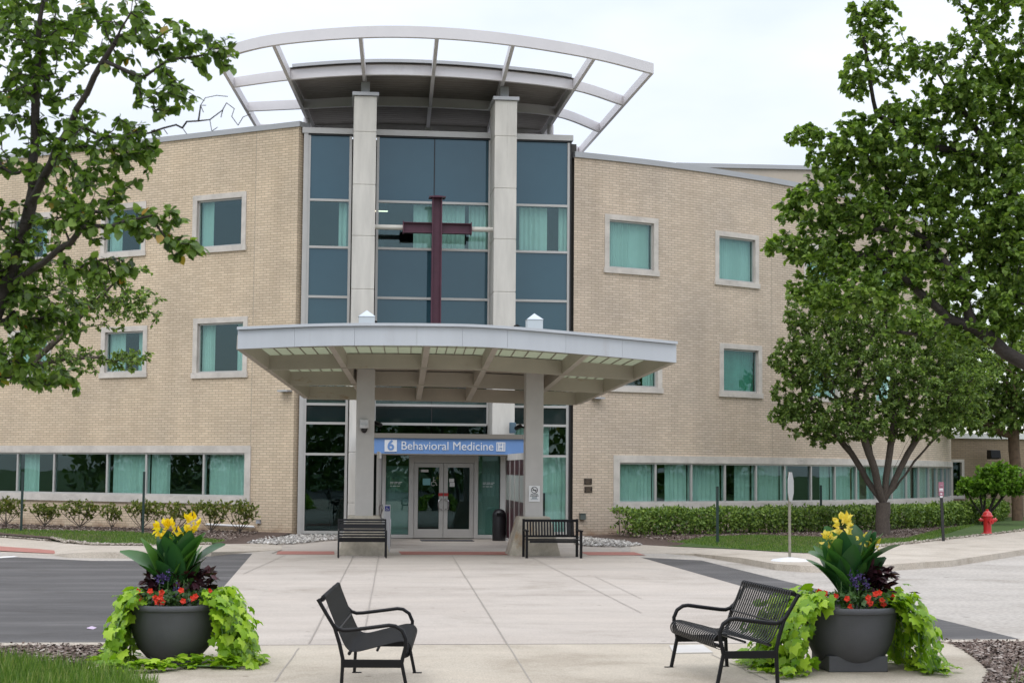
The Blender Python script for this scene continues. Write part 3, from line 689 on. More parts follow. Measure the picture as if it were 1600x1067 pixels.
# ================================================================ SIGN
YS = -3.0
def txt(s, size, M, parent, loc, name='lettering', ext=.006, bold=0.0, sx=1.0):
    cu = bpy.data.curves.new(name, 'FONT'); cu.body = s; cu.size = size; cu.extrude = ext; cu.offset = bold; cu.align_x = 'CENTER'; cu.align_y = 'CENTER'
    o = bpy.data.objects.new(name, cu); C.objects.link(o); bpy.context.view_layer.update()
    me = bpy.data.meshes.new_from_object(o.evaluated_get(bpy.context.evaluated_depsgraph_get())); C.objects.unlink(o); bpy.data.objects.remove(o)
    me.transform(Matrix(((sx, 0, 0, 0), (0, 0, -1, 0), (0, 1, 0, 0), (0, 0, 0, 1))))   # stand it up facing -Y
    me.transform(Matrix.Translation(Vector(loc) - wpos(parent))); me.materials.clear(); me.materials.append(M)
    p = bpy.data.objects.new(name, me); C.objects.link(p); p.parent = parent; return p
sg = thing('entrance_sign', (-.3, YS, 2.5), 'blue sign board reading Behavioral Medicine with a white 6 above the doors', 'sign')
a = AY(560, 700, YS).x; b = AY(825, 700, YS).x; zA = AY(700, 685, YS).z; zB = AY(700, 709, YS).z
mb = MB(); mb.box(a, b, YS, YS + 1.3, zB, zA); mb.build('sign_panel', mat('sign_blue', (.13, .25, .50), .45), sg)
mb = MB(); mb.box(a - .02, b + .02, YS - .06, YS + 1.3, zA, zA + .13); mb.box(a - .02, b + .02, YS - .02, YS + 1.3, zB - .035, zB - .001); mb.build('sign_trim', mat('bronze_trim', (.17, .155, .13), .5), sg)
M_let = mat('letter_white', (.66, .68, .70), .5); zc = (zA + zB) / 2
x6 = AY(610.5, 696, YS).x; mb = MB(); mb.box(x6 - .17, x6 + .17, YS - .018, YS - .001, zc - .165, zc + .165); mb.build('number_plate', M_let, sg)
txt('6', .38, mat('sign_blue', 0), sg, (x6, YS - .022, zc), 'number', .004, .012)
xt = AY(699, 697, YS).x
t_ = txt('Behavioral Medicine', .335, M_let, sg, (xt, YS - .008, zc - .005), 'lettering', .010, .0)
wd = (max(v.co.x for v in t_.data.vertices) - min(v.co.x for v in t_.data.vertices)); want = AY(770.5, 697, YS).x - AY(627, 695, YS).x
for v in t_.data.vertices: v.co.x = (v.co.x - (xt + .3)) * want / wd + (xt + .3)
xh = AY(782.5, 699, YS).x; hh = .125; mb = MB()
for q in ((-hh, hh, hh - .025, hh), (-hh, hh, -hh, -hh + .025), (-hh, -hh + .025, -hh + .025, hh - .025), (hh - .025, hh, -hh + .025, hh - .025),
          (-.075, -.035, -.10, .10), (.035, .075, -.10, .10), (-.035, .035, -.02, .02), (-.012, .012, .04, hh - .025), (-.012, .012, -hh + .025, -.04)):
    mb.box(xh + q[0], xh + q[1], YS - .016, YS - .001, zc + q[2], zc + q[3])
mb.build('hospital_emblem', M_let, sg)
# ================================================================ GROUND
def sheet(name, pts, M, label=None, kind='structure', uvs=False):
    mb = MB(); mb.face([tuple(p) for p in pts]); o = mb.build(name, M); tag(o, label, None, None, kind)
    n = o.data.polygons[0].normal
    if n.z < 0: o.data.flip_normals()
    return o
def groundmat(name, stops, s1, s2, rough=.9, bump=.3, bs=60, stain=None, aniso=None, big=None):
    M = bpy.data.materials.new(name); M.use_nodes = True; t = M.node_tree; b = t.nodes['Principled BSDF']; b.inputs['Roughness'].default_value = rough; b.inputs['Specular IOR Level'].default_value = .3
    co = t.nodes.new('ShaderNodeTexCoord'); src = co.outputs['Object']
    n1 = t.nodes.new('ShaderNodeTexNoise'); n1.inputs['Scale'].default_value = s1; n1.inputs['Detail'].default_value = 8; n1.inputs['Roughness'].default_value = .65
    if aniso:
        mp = t.nodes.new('ShaderNodeMapping'); mp.inputs['Scale'].default_value = aniso; t.links.new(src, mp.inputs[0]); t.links.new(mp.outputs[0], n1.inputs[0])
    else: t.links.new(src, n1.inputs[0])
    c = ramp(t, n1.outputs[0], stops)
    n2 = t.nodes.new('ShaderNodeTexNoise'); n2.inputs['Scale'].default_value = s2; n2.inputs['Detail'].default_value = 3; t.links.new(src, n2.inputs[0])
    r2 = ramp(t, n2.outputs[0], [(.35, (.82, .82, .82)), (.65, (1.12, 1.12, 1.12))])
    mx = t.nodes.new('ShaderNodeMixRGB'); mx.blend_type = 'MULTIPLY'; mx.inputs[0].default_value = 1; t.links.new(c, mx.inputs[1]); t.links.new(r2, mx.inputs[2]); last = mx.outputs[0]
    if stain:
        v = t.nodes.new('ShaderNodeTexVoronoi'); v.inputs['Scale'].default_value = stain; t.links.new(src, v.inputs[0])
        r3 = ramp(t, v.outputs['Distance'], [(.0, (.28, .26, .24)), (.04, (.45, .43, .40)), (.06, (1, 1, 1))])
        m2 = t.nodes.new('ShaderNodeMixRGB'); m2.blend_type = 'MULTIPLY'; m2.inputs[0].default_value = .75; t.links.new(last, m2.inputs[1]); t.links.new(r3, m2.inputs[2]); last = m2.outputs[0]
    if big:
        nb = t.nodes.new('ShaderNodeTexNoise'); nb.inputs['Scale'].default_value = big; nb.inputs['Detail'].default_value = 9; nb.inputs['Roughness'].default_value = .72; nb.inputs['Distortion'].default_value = .6; t.links.new(src, nb.inputs[0])
        rb = ramp(t, nb.outputs[0], [(.32, (.78, .76, .73)), (.48, (1, 1, 1)), (.68, (1.10, 1.09, 1.08))]); mb_ = t.nodes.new('ShaderNodeMixRGB'); mb_.blend_type = 'MULTIPLY'; mb_.inputs[0].default_value = 1
        t.links.new(last, mb_.inputs[1]); t.links.new(rb, mb_.inputs[2]); last = mb_.outputs[0]
    t.links.new(last, b.inputs['Base Color'])
    bp = t.nodes.new('ShaderNodeBump'); bp.inputs['Strength'].default_value = bump; bp.inputs['Distance'].default_value = .01
    n4 = t.nodes.new('ShaderNodeTexNoise'); n4.inputs['Scale'].default_value = bs; n4.inputs['Detail'].default_value = 3; t.links.new(src, n4.inputs[0])
    t.links.new(n4.outputs[0], bp.inputs['Height']); t.links.new(bp.outputs[0], b.inputs['Normal']); return M
M_grass = groundmat('lawn', [(.3, (.045, .085, .02)), (.7, (.085, .14, .035))], 3, 90, bump=.8, bs=120)
M_drive = groundmat('drive_concrete', [(.28, (.385, .34, .295)), (.5, (.44, .395, .345)), (.72, (.48, .435, .385))], .5, 70, stain=1.5, aniso=(.5, 1.8, 1), big=.35)
M_road = groundmat('worn_concrete_road', [(.28, (.35, .32, .285)), (.5, (.41, .38, .34)), (.72, (.47, .44, .40))], .35, 14, stain=.9, aniso=(.6, 2.2, 1), big=.5)
M_slab = groundmat('tan_concrete', [(.28, (.385, .335, .265)), (.5, (.44, .39, .315)), (.72, (.49, .44, .36))], .6, 60, stain=1.3, big=.6)
M_walk = groundmat('walk_concrete', [(.28, (.42, .37, .305)), (.72, (.52, .47, .40))], .9, 40, stain=None, big=.8)
M_asph = groundmat('asphalt', [(.25, (.078, .075, .074)), (.5, (.105, .101, .099)), (.75, (.175, .168, .162))], .55, 160, bump=.7, bs=220, aniso=(.25, 1.6, 1), big=.45)
M_mulch = groundmat('mulch_soil', [(.3, (.05, .032, .025)), (.5, (.10, .07, .055)), (.7, (.19, .14, .12))], 22, 60, bump=1, bs=50)
M_red = groundmat('red_paving', [(.3, (.36, .155, .125)), (.7, (.43, .20, .165))], 3, 60)
M_joint = mat('joint_filler', (.10, .09, .08), .9); M_jl = mat('saw_joint', (.30, .27, .235), .9)

stain(M_slab, (.30, .17, .09), .9, .66, .1, (1, 1, 1), .45)
stain(M_slab, (.27, .24, .20), 3.0, .64, .06, (1, 1, 1), .4)
stain(M_drive, (.25, .225, .20), 1.6, .63, .08, (1.5, .5, 1), .35)
stain(M_drive, (.24, .20, .17), 9, .70, .04, (1, 1, 1), .6)
stain(M_road, (.24, .22, .20), 1.2, .60, .12, (.5, 2, 1), .35)
stain(M_asph, (.20, .195, .19), .8, .58, .1, (.3, 2, 1), .5)
stain(M_asph, (.05, .05, .05), .6, .64, .03, (.6, 1.4, 1), .5)
R_ = 700
sheet('ground', [(-R_, -R_, -.04), (R_, -R_, -.04), (R_, R_, -.04), (-R_, R_, -.04)], M_grass)
sheet('road', [(-60, -30.25, 0), (70, -30.25, 0), (70, 3, 0), (-60, 3, 0)], M_road)
sheet('entrance_drive', [(-5, -30.25, .004), (3.9, -30.25, .004), (3.9, -9.3, .004), (4.6, -2, .004), (4.2, 0.2, .004), (-4.2, .2, .004), (-5.2, -6, .004), (-5, -10.1, .004)], M_drive)
la = [G(x, y) for x, y in ((345, 865.5), (270, 871), (210, 876), (144, 876), (69, 872.5), (0, 869), (-150, 864), (-500, 856))]
sheet('asphalt_left', [(-5, -30.2, .005), (-5.0, -10.16, .005)] + [(p.x, p.y, .005) for p in la] + [(-60, -30.2, .005)], M_asph)
sheet('asphalt_strip', [(3.9, -30.2, .005), (5.05, -30.2, .005), (5.05, -12.6, .005), (3.9, -11.4, .005)], M_asph)
# foreground pavement
fl = [G(x, y) for x, y in ((172, 1011), (140, 1040), (95, 1085))]; fr = [G(x, y) for x, y in ((1476, 1003), (1500, 1013), (1526, 1032), (1545, 1050), (1537, 1068), (1500, 1100))]
sheet('foreground_pavement', [(fl[0].x, -30.36, .012), (fl[1].x, fl[1].y, .012), (fl[2].x, fl[2].y, .012), (-7, -47, .012), (-7, -60, .012), (6, -60, .012), (3.0, -44, .012)] + [(p.x, min(p.y, -30.36), .012) for p in fr[::-1]], M_slab)
sheet('joint_gap', [(-5.6, -30.37, .006), (4.0, -30.37, .006), (4.0, -30.25, .006), (-5.6, -30.25, .006)], M_joint)
mb = MB(); mb.box(-60, -5.42, -30.42, -30.2, -.04, .035); mb.box(3.92, 70, -30.42, -30.2, -.04, .035); tag(mb.build('kerb', M_walk, bevel=.01), kind='structure')
sheet('mulch_left', [(-60, -30.42, .008), (fl[0].x + .1, -30.42, .008), (fl[1].x + .1, fl[1].y, .008), (-6, -36, .008), (-60, -36, .008)], M_mulch)
sheet('mulch_right', [(3.2, -30.42, .009), (60, -30.42, .009), (60, -40, .009), (2.6, -40, .009)], M_mulch)
sheet('parking_lot', [(-80, -110, -.02), (80, -110, -.02), (80, -62, -.02), (-80, -62, -.02)], M_asph)
# joints and cracks
mb = MB()
for a, b, wd in (((706, 868), (832, 1070), .018), ((447, 867), (380, 897), .018), ((552, 869), (483, 1006), .018), ((592, 869), (566, 1006), .016), ((467, 1014), (429, 1067), .02), ((828, 870), (1002, 958), .016), ((930, 901), (1002, 936), .014),
                 ((1112, 1024), (1199, 1064), .018), ((1212, 985), (1216, 1003), .012), ((440, 859), (425, 865), .05), ((536, 863), (530, 869), .04)):
    p, q = G(*a), G(*b); d = (q - p).normalized(); s_ = Vector((-d.y, d.x, 0)) * wd / 2; z = .016
    n = 10; s_ = s_ * .75; pts = [lerp(p, q, i / n) + s_ * rnd.uniform(-.6, .6) for i in range(n + 1)]
    for u, v in zip(pts, pts[1:]):
        mb.face([(u.x - s_.x, u.y - s_.y, z), (v.x - s_.x, v.y - s_.y, z), (v.x + s_.x, v.y + s_.y, z), (u.x + s_.x, u.y + s_.y, z)])
for Y in (-16.2, -22.9): mb.face([(-5, Y, .0065), (3.9, Y, .0065), (3.9, Y + .014, .0065), (-5, Y + .014, .0065)])
tag(mb.build('pavement_joints', M_jl), kind='structure')
# red paving bands
mb = MB()
for x0, x1 in ((436, 522), (620, 792), (893, 976)):
    a, b = G(x0, 858.5), G(x1, 858.5); ya, yb = -10.5, -9.0
    mb.face([(a.x, ya, .009), (b.x, ya, .009), (b.x, yb, .009), (a.x, yb, .009)])
tag(mb.build('red_paving_band', M_red), kind='structure')
# raised walks
def walk(name, st, lawn_in, M):
    mb = MB(); O = [G(x, y, z) for (x, y, z, _, _) in st]; I = [G(x, y, z + .01) for (_, _, z, x, y) in st]
    for i in range(len(st) - 1):
        mb.face([O[i], O[i + 1], I[i + 1], I[i]][::1]); a, b = O[i], O[i + 1]
        out_ = Vector((0, -.04, 0)); mb.face([a + out_ - _z * (a.z + .03), b + out_ - _z * (b.z + .03), b, a])
    o = tag(mb.build(name, M, smooth=False), kind='structure'); return O, I
stR = [(985, 864, .005, 985, 850), (1040, 864, .012, 1040, 853), (1085, 864.5, .05, 1085, 855), (1157, 871, .12, 1150, 858), (1210, 880, .13, 1215, 862), (1250, 883, .13, 1255, 864), (1285, 884, .13, 1290, 864), (1330, 884, .13, 1322, 860), (1380, 882, .13, 1350, 856), (1487, 875, .13, 1440, 847), (1600, 858, .13, 1600, 829), (1800, 830, .13, 1800, 808)]
OR, IR = walk('sidewalk_right', stR, None, M_walk)
stL = [(440, 858.5, .005, 440, 847), (385, 861, .03, 388, 849), (330, 862, .10, 330, 850), (236, 863, .13, 236, 852), (144, 862, .13, 144, 851), (108, 864, .10, 105, 848), (84, 866, .02, 80, 845), (0, 862, .01, 0, 839), (-150, 857, .01, -150, 833), (-500, 848, .01, -500, 826)]
OL, IL = walk('sidewalk_left', stL, None, M_walk)
mb = MB(); q = [G(x, y, .03) for x, y in ((-60, 852), (0, 853), (60, 857), (100, 861), (84, 864.5), (0, 860), (-60, 857))]; mb.face(q[::-1]); tag(mb.build('red_paving_ramp', M_red), kind='structure')
mb = MB(); q = [G(x, y, .008) for x, y in ((-10, 869.5), (22, 868), (28, 869.5), (-10, 872))]; mb.face(q); tag(mb.build('parking_line', mat('line_paint', (.7, .7, .68), .7)), kind='structure')
# planting beds and lawns
def bed(name, pts, M, thick=.0):
    mb = MB(); mb.face(pts); o = mb.build(name, M); tag(o, kind='structure')
    if o.data.polygons[0].normal.z < 0: o.data.flip_normals()
    import bmesh
    bm = bmesh.new(); bm.from_mesh(o.data); bmesh.ops.triangulate(bm, faces=bm.faces[:]); bm.to_mesh(o.data); bm.free(); return o
bed('mulch_bed_left', [(p.x, p.y, .10 if p.x < -6 else .02) for p in IL[1:]] + [WL.at(s, .10, .0) for s in (22, 11, .0)], M_mulch)
hin = [G(1062, 851.5, .05)] + [G(x, y, .14) for x, y in ( (1100, 839), (1180, 836), (1364, 842), (1416, 841), (1469, 827), (1534, 817))]
bed('mulch_bed_right', [(p.x, p.y, p.z + .003) for p in IR[:9]] + [(24, 14, .11)] + [WR.at(s, .11, 0) for s in (30, 26, 20, 14, 8, 3)] + [WR.at(0, .03, 0)], M_mulch)
lawnR = [p + _z * .012 for p in IR[1:]] + [Vector((80, 30, .15)), Vector((80, 70, .15)), Vector((27, 70, .15)), Vector((27, 22, .15))] + hin[::-1]
bed('lawn_right', lawnR, M_grass)
lin = [G(x, y, .13) for x, y in ((353, 844.5), (205, 831), (0, 827), (-200, 822), (-500, 817))]
bed('lawn_left', [p + _z * .015 for p in IL[2:]] + lin[::-1], M_grass)

# grass blades, chips and pebbles: uncountable
def inpoly(P, poly):
    x, y = P[:, 0], P[:, 1]; r = np.zeros(len(P), bool); n = len(poly); j = n - 1
    for i in range(n):
        xi, yi, xj, yj = poly[i][0], poly[i][1], poly[j][0], poly[j][1]
        if yi != yj: r ^= ((yi > y) != (yj > y)) & (x < (xj - xi) * (y - yi) / (yj - yi) + xi)
        j = i
    return r
def fill(poly, n):
    poly = [(p[0], p[1]) for p in poly]; xs = [p[0] for p in poly]; ys = [p[1] for p in poly]; out_ = np.zeros((0, 2)); 
    while len(out_) < n:
        P = rng.uniform((min(xs), min(ys)), (max(xs), max(ys)), (n * 2, 2)); out_ = np.vstack([out_, P[inpoly(P, poly)]])
    return out_[:n]
M_blade = leafmat('grass_blade', [(0, (.05, .11, .015)), (.5, (.10, .19, .025)), (.85, (.17, .27, .05)), (1, (.33, .34, .14))], .3)
def blades(name, polys, h, wd, M, seedz=.0):
    Vs, Fs, k = [], [], 0
    for poly, n, z in polys:
        P = np.column_stack([fill(poly, n), np.full(n, z)]); D = unit(n) * .45; D[:, 2] = 1; S = np.column_stack([np.full(n, wd) * rng.uniform(.7, 1.3, n), h * rng.uniform(.5, 1.2, n), np.full(n, 1)])
        V, F = scatter(P, D, unit(n), S, BLADE); Vs.append(V); Fs.append(F + k); k += len(V)
    return tag(npmesh(name, np.vstack(Vs), np.vstack(Fs), M), kind='stuff')
o = blades('grass', [(lawnR[:9] + hin[::-1], 26000, .145), ([p for p in IL[2:8]] + lin[:3][::-1], 12000, .135)], .055, .012, M_blade); tag(o, 'short mown lawn grass in front of the wings', 'grass')
gp = [G(x, y) for x, y in ((-60, 1032), (20, 1035), (70, 1043), (140, 1050), (200, 1062), (245, 1078), (240, 1110), (-60, 1110))]
o = blades('tall_grass', [(gp, 6500, .0)], .19, .010, M_blade); tag(o, 'long uncut grass in the near left corner', 'grass')
gp2 = [G(x, y) for x, y in ((1585, 1048), (1640, 1040), (1640, 1090), (1560, 1090))]
o = blades('grass_tuft', [(gp2, 90, .0)], .14, .010, M_blade); tag(o, 'sparse grass sprouts in the chips at the near right corner', 'grass')
M_chip = leafmat('wood_chip', [(0, (.055, .035, .028)), (.45, (.13, .09, .07)), (.8, (.24, .19, .16)), (1, (.42, .37, .33))], 0, .85)
CHIP = (np.array([(-.5, -.5, 0), (.5, -.5, .1), (.45, .5, 0), (-.4, .45, .12), (0, 0, .3)], float), np.array([(0, 1, 4), (1, 2, 4), (2, 3, 4), (3, 0, 4)]))
def chips(name, polys, M, lab, size=.045, asp=2.2, tpl=CHIP, flat=.5, cat='mulch'):
    Vs, Fs, k = [], [], 0
    for poly, n, z in polys:
        poly = [tuple(q_)[:2] for q_ in poly]; s = size * rng.uniform(.5, 1.3, n); P = np.column_stack([fill(poly, n), z + rng.uniform(0, .02, n)]); D = unit(n); D[:, 2] *= flat * .6
        Nn = unit(n) * flat; Nn[:, 2] = 1
        V, F = scatter(P, D, Nn, np.column_stack([s / asp, s, s * .5]), tpl); Vs.append(V); Fs.append(F + k); k += len(V)
    return tag(npmesh(name, np.vstack(Vs), np.vstack(Fs), M), lab, cat, None, 'stuff')
pr = [(p.x, p.y) for p in (G(1472, 1003), G(1640, 1006), G(1640, 1110), G(1530, 1100), G(1538, 1068), G(1546, 1050), G(1528, 1032), G(1500, 1014))]
pl = [(p.x, p.y) for p in (G(-40, 1008), G(168, 1010), G(138, 1042), G(40, 1045), G(-40, 1045))]
chips('wood_chips', [(pr, 5200, .012), (pl, 2600, .01)], M_chip, 'brown wood chip mulch beside the near pavement', .065, 2.4)
ml = [(p.x, p.y) for p in IL[1:8]]; ml2 = [tuple(WL.at(s, 0, .1))[:2] for s in (16, 8, .3)]
chips('bark_mulch', [([(p.x, p.y) for p in lin[:3]][::-1] + [tuple(WL.at(s, 0, .1))[:2] for s in (1, 9, 16)][::1], 5000, .11),
                     ([tuple(p)[:2] for p in hin] + [tuple(WR.at(s, 0, .2))[:2] for s in (24, 18, 12, 6, 1)], 7000, .12)], M_chip, 'dark bark mulch under the shrubs and hedge', .07, 2.2)
PEB = (np.array([(0, 0, .42), (.5, 0, .1), (.15, .5, .1), (-.42, .3, .08), (-.4, -.32, .1), (.18, -.48, .08), (0, 0, -.2)], float), np.array([(0, 1, 2), (0, 2, 3), (0, 3, 4), (0, 4, 5), (0, 5, 1), (6, 2, 1), (6, 3, 2), (6, 4, 3), (6, 5, 4), (6, 1, 5)]))
M_peb = leafmat('river_pebble', [(0, (.16, .15, .14)), (.3, (.38, .36, .33)), (.7, (.58, .55, .50)), (1, (.75, .73, .70))], 0, .7)
pbL = [tuple(G(x, y))[:2] for x, y in ((385, 849.5), (430, 838.5), (474, 834), (562, 834), (550, 842), (505, 846), (470, 850), (436, 852), (395, 851))]
pbR = [tuple(G(x, y))[:2] for x, y in ((897, 841), (924, 842), (966, 846), (1003, 853), (966, 855.5), (916, 854), (897, 850))]
edge = []
for I_, rg_ in ((IL, range(2, 8)), (IR, range(7, 11))):
    for i in rg_:
        a, b = I_[i], I_[min(i + 1, len(I_) - 1)]; n_ = Vector((0, .34, 0)); edge.append(([tuple(a - n_ * .5)[:2], tuple(b - n_ * .5)[:2], tuple(b + n_)[:2], tuple(a + n_)[:2]], 420, a.z + .01))
M_pebt = leafmat('beige_gravel', [(0, (.22, .19, .15)), (.5, (.40, .35, .29)), (1, (.55, .50, .43))], 0, .8)
chips('gravel_edging', edge, M_pebt, 'beige gravel edging between the lawns and the walks', .075, 1.15, PEB, .8, 'gravel')
chips('pebbles', [(pbL, 2600, .03), (pbR, 1300, .03)], M_peb, 'pale river pebbles at the foot of the walls beside the entrance', .10, 1.15, PEB, .8, 'pebbles')

# ================================================================ TREES
M_bark = mat('bark_grey', (.10, .08, .065), .9, var=.4, vscale=14, bump=.8, bscale=30, streak=(4, 4, 1))
M_barkd = mat('bark_dark', (.040, .033, .029), .9, var=.3, vscale=14, bump=.6, bscale=40)
M_leafA = leafmat('pear_leaf', [(0, (.040, .078, .016)), (.45, (.105, .185, .036)), (.85, (.18, .28, .06)), (.985, (.23, .34, .07)), (1, (.42, .16, .03))], .42, .38)
M_leafB = leafmat('pear_leaf_light', [(0, (.065, .125, .024)), (.5, (.155, .255, .048)), (1, (.30, .42, .10))], .42, .4)
M_leafC = leafmat('crabapple_leaf', [(0, (.07, .125, .032)), (.5, (.155, .25, .06)), (1, (.30, .40, .11))], .4, .45)
M_leafD = leafmat('maple_leaf', [(0, (.06, .14, .015)), (.5, (.13, .26, .028)), (1, (.21, .36, .05))], .35, .45)
M_hedge = leafmat('hedge_leaf', [(0, (.050, .10, .018)), (.5, (.125, .215, .032)), (1, (.29, .40, .08))], .25, .45)
M_azal = leafmat('azalea_leaf', [(0, (.07, .11, .022)), (.5, (.16, .21, .04)), (.9, (.28, .32, .07)), (1, (.34, .22, .07))], .3, .5)
def PX(x, y, D): return CAM + ray(x, y) * (D / FPX)
def tree(name, loc, label, cat, chains, blobs, leafM, barkM, lsize, lper, seg, rtip, group=None, tpl=LEAF, dz=0.0, thin=3, up=.25, droop=.35, spread=1.0, pexp=2.3, bare=(), seed=1, rmax=None, minr=0.0):
    rg = np.random.default_rng(seed); nodes = []; par = []; fixed = []
    for ch in chains:                                        # list of points; first point joins the nearest existing node
        ch = [np.array(p, float) for p in ch]
        if not nodes: nodes.append(ch[0]); par.append(-1); cur = 0
        else: cur = int(np.argmin([np.linalg.norm(q - ch[0]) for q in nodes]))
        for a, b in zip(ch, ch[1:]):
            n = max(1, int(np.linalg.norm(b - a) / (seg * 1.2)))
            for k in range(1, n + 1):
                nodes.append(a + (b - a) * k / n + rg.normal(size=3) * seg * .07 * (k < n)); par.append(cur); cur = len(nodes) - 1
    nfix = len(nodes)
    A = []; isb = []
    for b in blobs:
        c, rx, ry, rz, n = b[:5]
        U = rg.normal(size=(n, 3)); U /= np.linalg.norm(U, axis=1, keepdims=True); U *= (rg.random(n) ** .42)[:, None]
        A.append(np.array(c) + U * np.array([rx, ry, rz])); isb += [False] * n
    for ch in bare: A.append(np.array([ch[-1]]) if False else np.array(ch)); isb += [True] * len(ch)
    A = np.vstack(A); isb = np.array(isb); root = nodes[0]; start = nodes[nfix - 1]
    dist = np.min([np.linalg.norm(A - nodes[i], axis=1) for i in range(nfix)], axis=0); order = np.argsort(dist)
    NP = np.zeros((len(A) * 40 + nfix, 3)); NP[:nfix] = nodes; cnt = nfix; plen = np.zeros(len(NP))
    for i in range(1, nfix): plen[i] = plen[par[i]] + np.linalg.norm(NP[i] - NP[par[i]])
    par = par + [0] * (len(NP) - nfix); leafn = []; lo = min(3, nfix - 1)
    for ai in order:
        a = A[ai]; d = np.linalg.norm(NP[lo:cnt] - a, axis=1); j = int(np.argmin(d + .12 * plen[lo:cnt])) + lo; dd = np.linalg.norm(NP[j] - a); n = max(1, int(round(dd / seg))); cur = j; p0 = NP[j].copy()
        for k in range(1, n + 1):
            f = k / n; p = p0 + (a - p0) * f; p[2] += math.sin(f * math.pi) * dd * .10 * up; p += rg.normal(size=3) * seg * .13 * (k < n)
            NP[cnt] = p; par[cnt] = cur; plen[cnt] = plen[cur] + dd / n; cur = cnt; cnt += 1
            if cnt >= len(NP) - 2: break
            if not isb[ai] and (n - k) < thin: leafn.append(cur)
    NP = NP[:cnt]; par = np.array(par[:cnt]); w_ = np.zeros(cnt); has = np.zeros(cnt, bool); has[par[1:]] = True; w_[~has] = 1
    for i in range(cnt - 1, 0, -1): w_[par[i]] += w_[i]
    R = np.maximum(rtip * np.maximum(w_, 1) ** (1 / pexp), minr)
    if rmax: R = np.minimum(R, rmax)
    t = thing(name, loc, label, cat, group); mb = MB(); V = []; F = []
    kids = {}
    for i in range(1, cnt): kids.setdefault(par[i], []).append(i)
    for i in range(1, cnt):
        a, b = NP[par[i]], NP[i]; d = b - a; L = np.linalg.norm(d)
        if L < 1e-6: continue
        d = d / L; n = 10 if R[i] > rtip * 12 else (6 if R[i] > rtip * 4 else 3)
        x = np.cross(d, (0.3, .2, 1)); x /= np.linalg.norm(x) + 1e-9; y = np.cross(d, x); base = len(V); ra = R[i] * 1.0 if len(kids.get(par[i], [])) > 1 and R[par[i]] > 1.6 * R[i] else R[par[i]]
        for (c, r) in ((a - d * r_ov if (r_ov := min(R[par[i]] * .4, L * .3)) else a, ra), (b, R[i])):
            for k in range(n):
                an = 6.2832 * k / n; V.append(c + (x * math.cos(an) + y * math.sin(an)) * r)
        for k in range(n): F.append((base + k, base + (k + 1) % n, base + n + (k + 1) % n)); F.append((base + k, base + n + (k + 1) % n, base + n + k))
    # root flare
    npmesh('trunk', np.array(V), np.array(F), barkM, t, smooth=True)
    L = np.array(leafn); m = len(L) * lper; idx = np.repeat(L, lper); base = NP[idx]; prev = NP[par[idx]]; f = rg.random((m, 1)); tw = base - prev
    D = unit(m, rg) * .8 * spread + tw / (np.linalg.norm(tw, axis=1, keepdims=True) + 1e-9) * .7; D[:, 2] -= droop
    P = prev + tw * f + unit(m, rg) * lsize * .25; Nn = unit(m, rg) * .6; Nn[:, 2] += .75
    S = lsize * rg.uniform(.6, 1.25, m); V2, F2 = scatter(P, D, Nn, S, tpl, rg); npmesh('crown', V2, F2, leafM, t)
    return t
def blob(x, y, D, rx, ry, n, dD=None):
    k = D / FPX; return (PX(x, y, D), rx * k, (dD if dD else (rx + ry) / 2 * k), ry * k, n)

# near left tree, trunk just outside the frame, limbs reaching in
D = 8.6
tb = PX(-170, 700, D); tb = Vector((tb.x, tb.y, -.02))
tree('pear_tree', tb, 'near leafy tree overhanging the upper left corner with dark bare twigs', 'tree',
     [[tb, PX(-150, 1000, D), PX(-110, 760, D), PX(-60, 600, D), PX(10, 450, D), PX(48, 320, D), PX(55, 180, D), PX(60, 60, D), PX(75, -80, D)],
      [PX(48, 320, D), PX(120, 170, D - .3), PX(205, 20, D - .5), PX(215, -60, D - .4)], [PX(10, 450, D), PX(110, 380, D - .4), PX(150, 330, D - .5)], [PX(-60, 600, D), PX(20, 590, D - .2)]],
     [blob(60, 60, D, 110, 95, 163), blob(190, 40, D - .3, 85, 55, 62), blob(60, 200, D, 95, 110, 108), blob(165, 240, D - .2, 90, 80, 108), blob(285, 75, D - .3, 55, 40, 34), blob(345, 85, D - .3, 30, 45, 22), blob(260, 150, D - .4, 60, 45, 37), blob(25, 390, D, 75, 80, 124),
      blob(130, 330, D - .4, 85, 50, 93), blob(235, 350, D - .5, 55, 32, 43), blob(290, 385, D - .5, 32, 20, 19), blob(70, 490, D, 80, 45, 120), blob(150, 420, D - .3, 60, 30, 40), blob(90, 590, D, 45, 25, 30), blob(30, 560, D - .2, 55, 50, 62), blob(-60, 300, D, 80, 300, 186), blob(220, 220, D, 40, 40, 22), blob(30, 0, D + .5, 120, 90, 93)],
     M_leafA, M_barkd, .049, 5, .07, .0024, tpl=ROUND, seed=3, droop=.5, thin=4, minr=.002, pexp=2.15,
     bare=[[PX(x, y, D) for x, y in ((190, 220), (215, 212), (235, 207), (255, 200), (275, 195), (292, 190), (310, 189), (328, 187), (345, 184), (362, 182), (380, 183), (392, 178))], [PX(x, y, D) for x, y in ((318, 176), (322, 165), (321, 153))], [PX(x, y, D) for x, y in ((348, 172), (354, 161), (356, 151), (366, 170), (372, 196), (340, 199), (331, 205))], [PX(x, y, D) for x, y in ((285, 200), (292, 210), (262, 210), (246, 218))]])
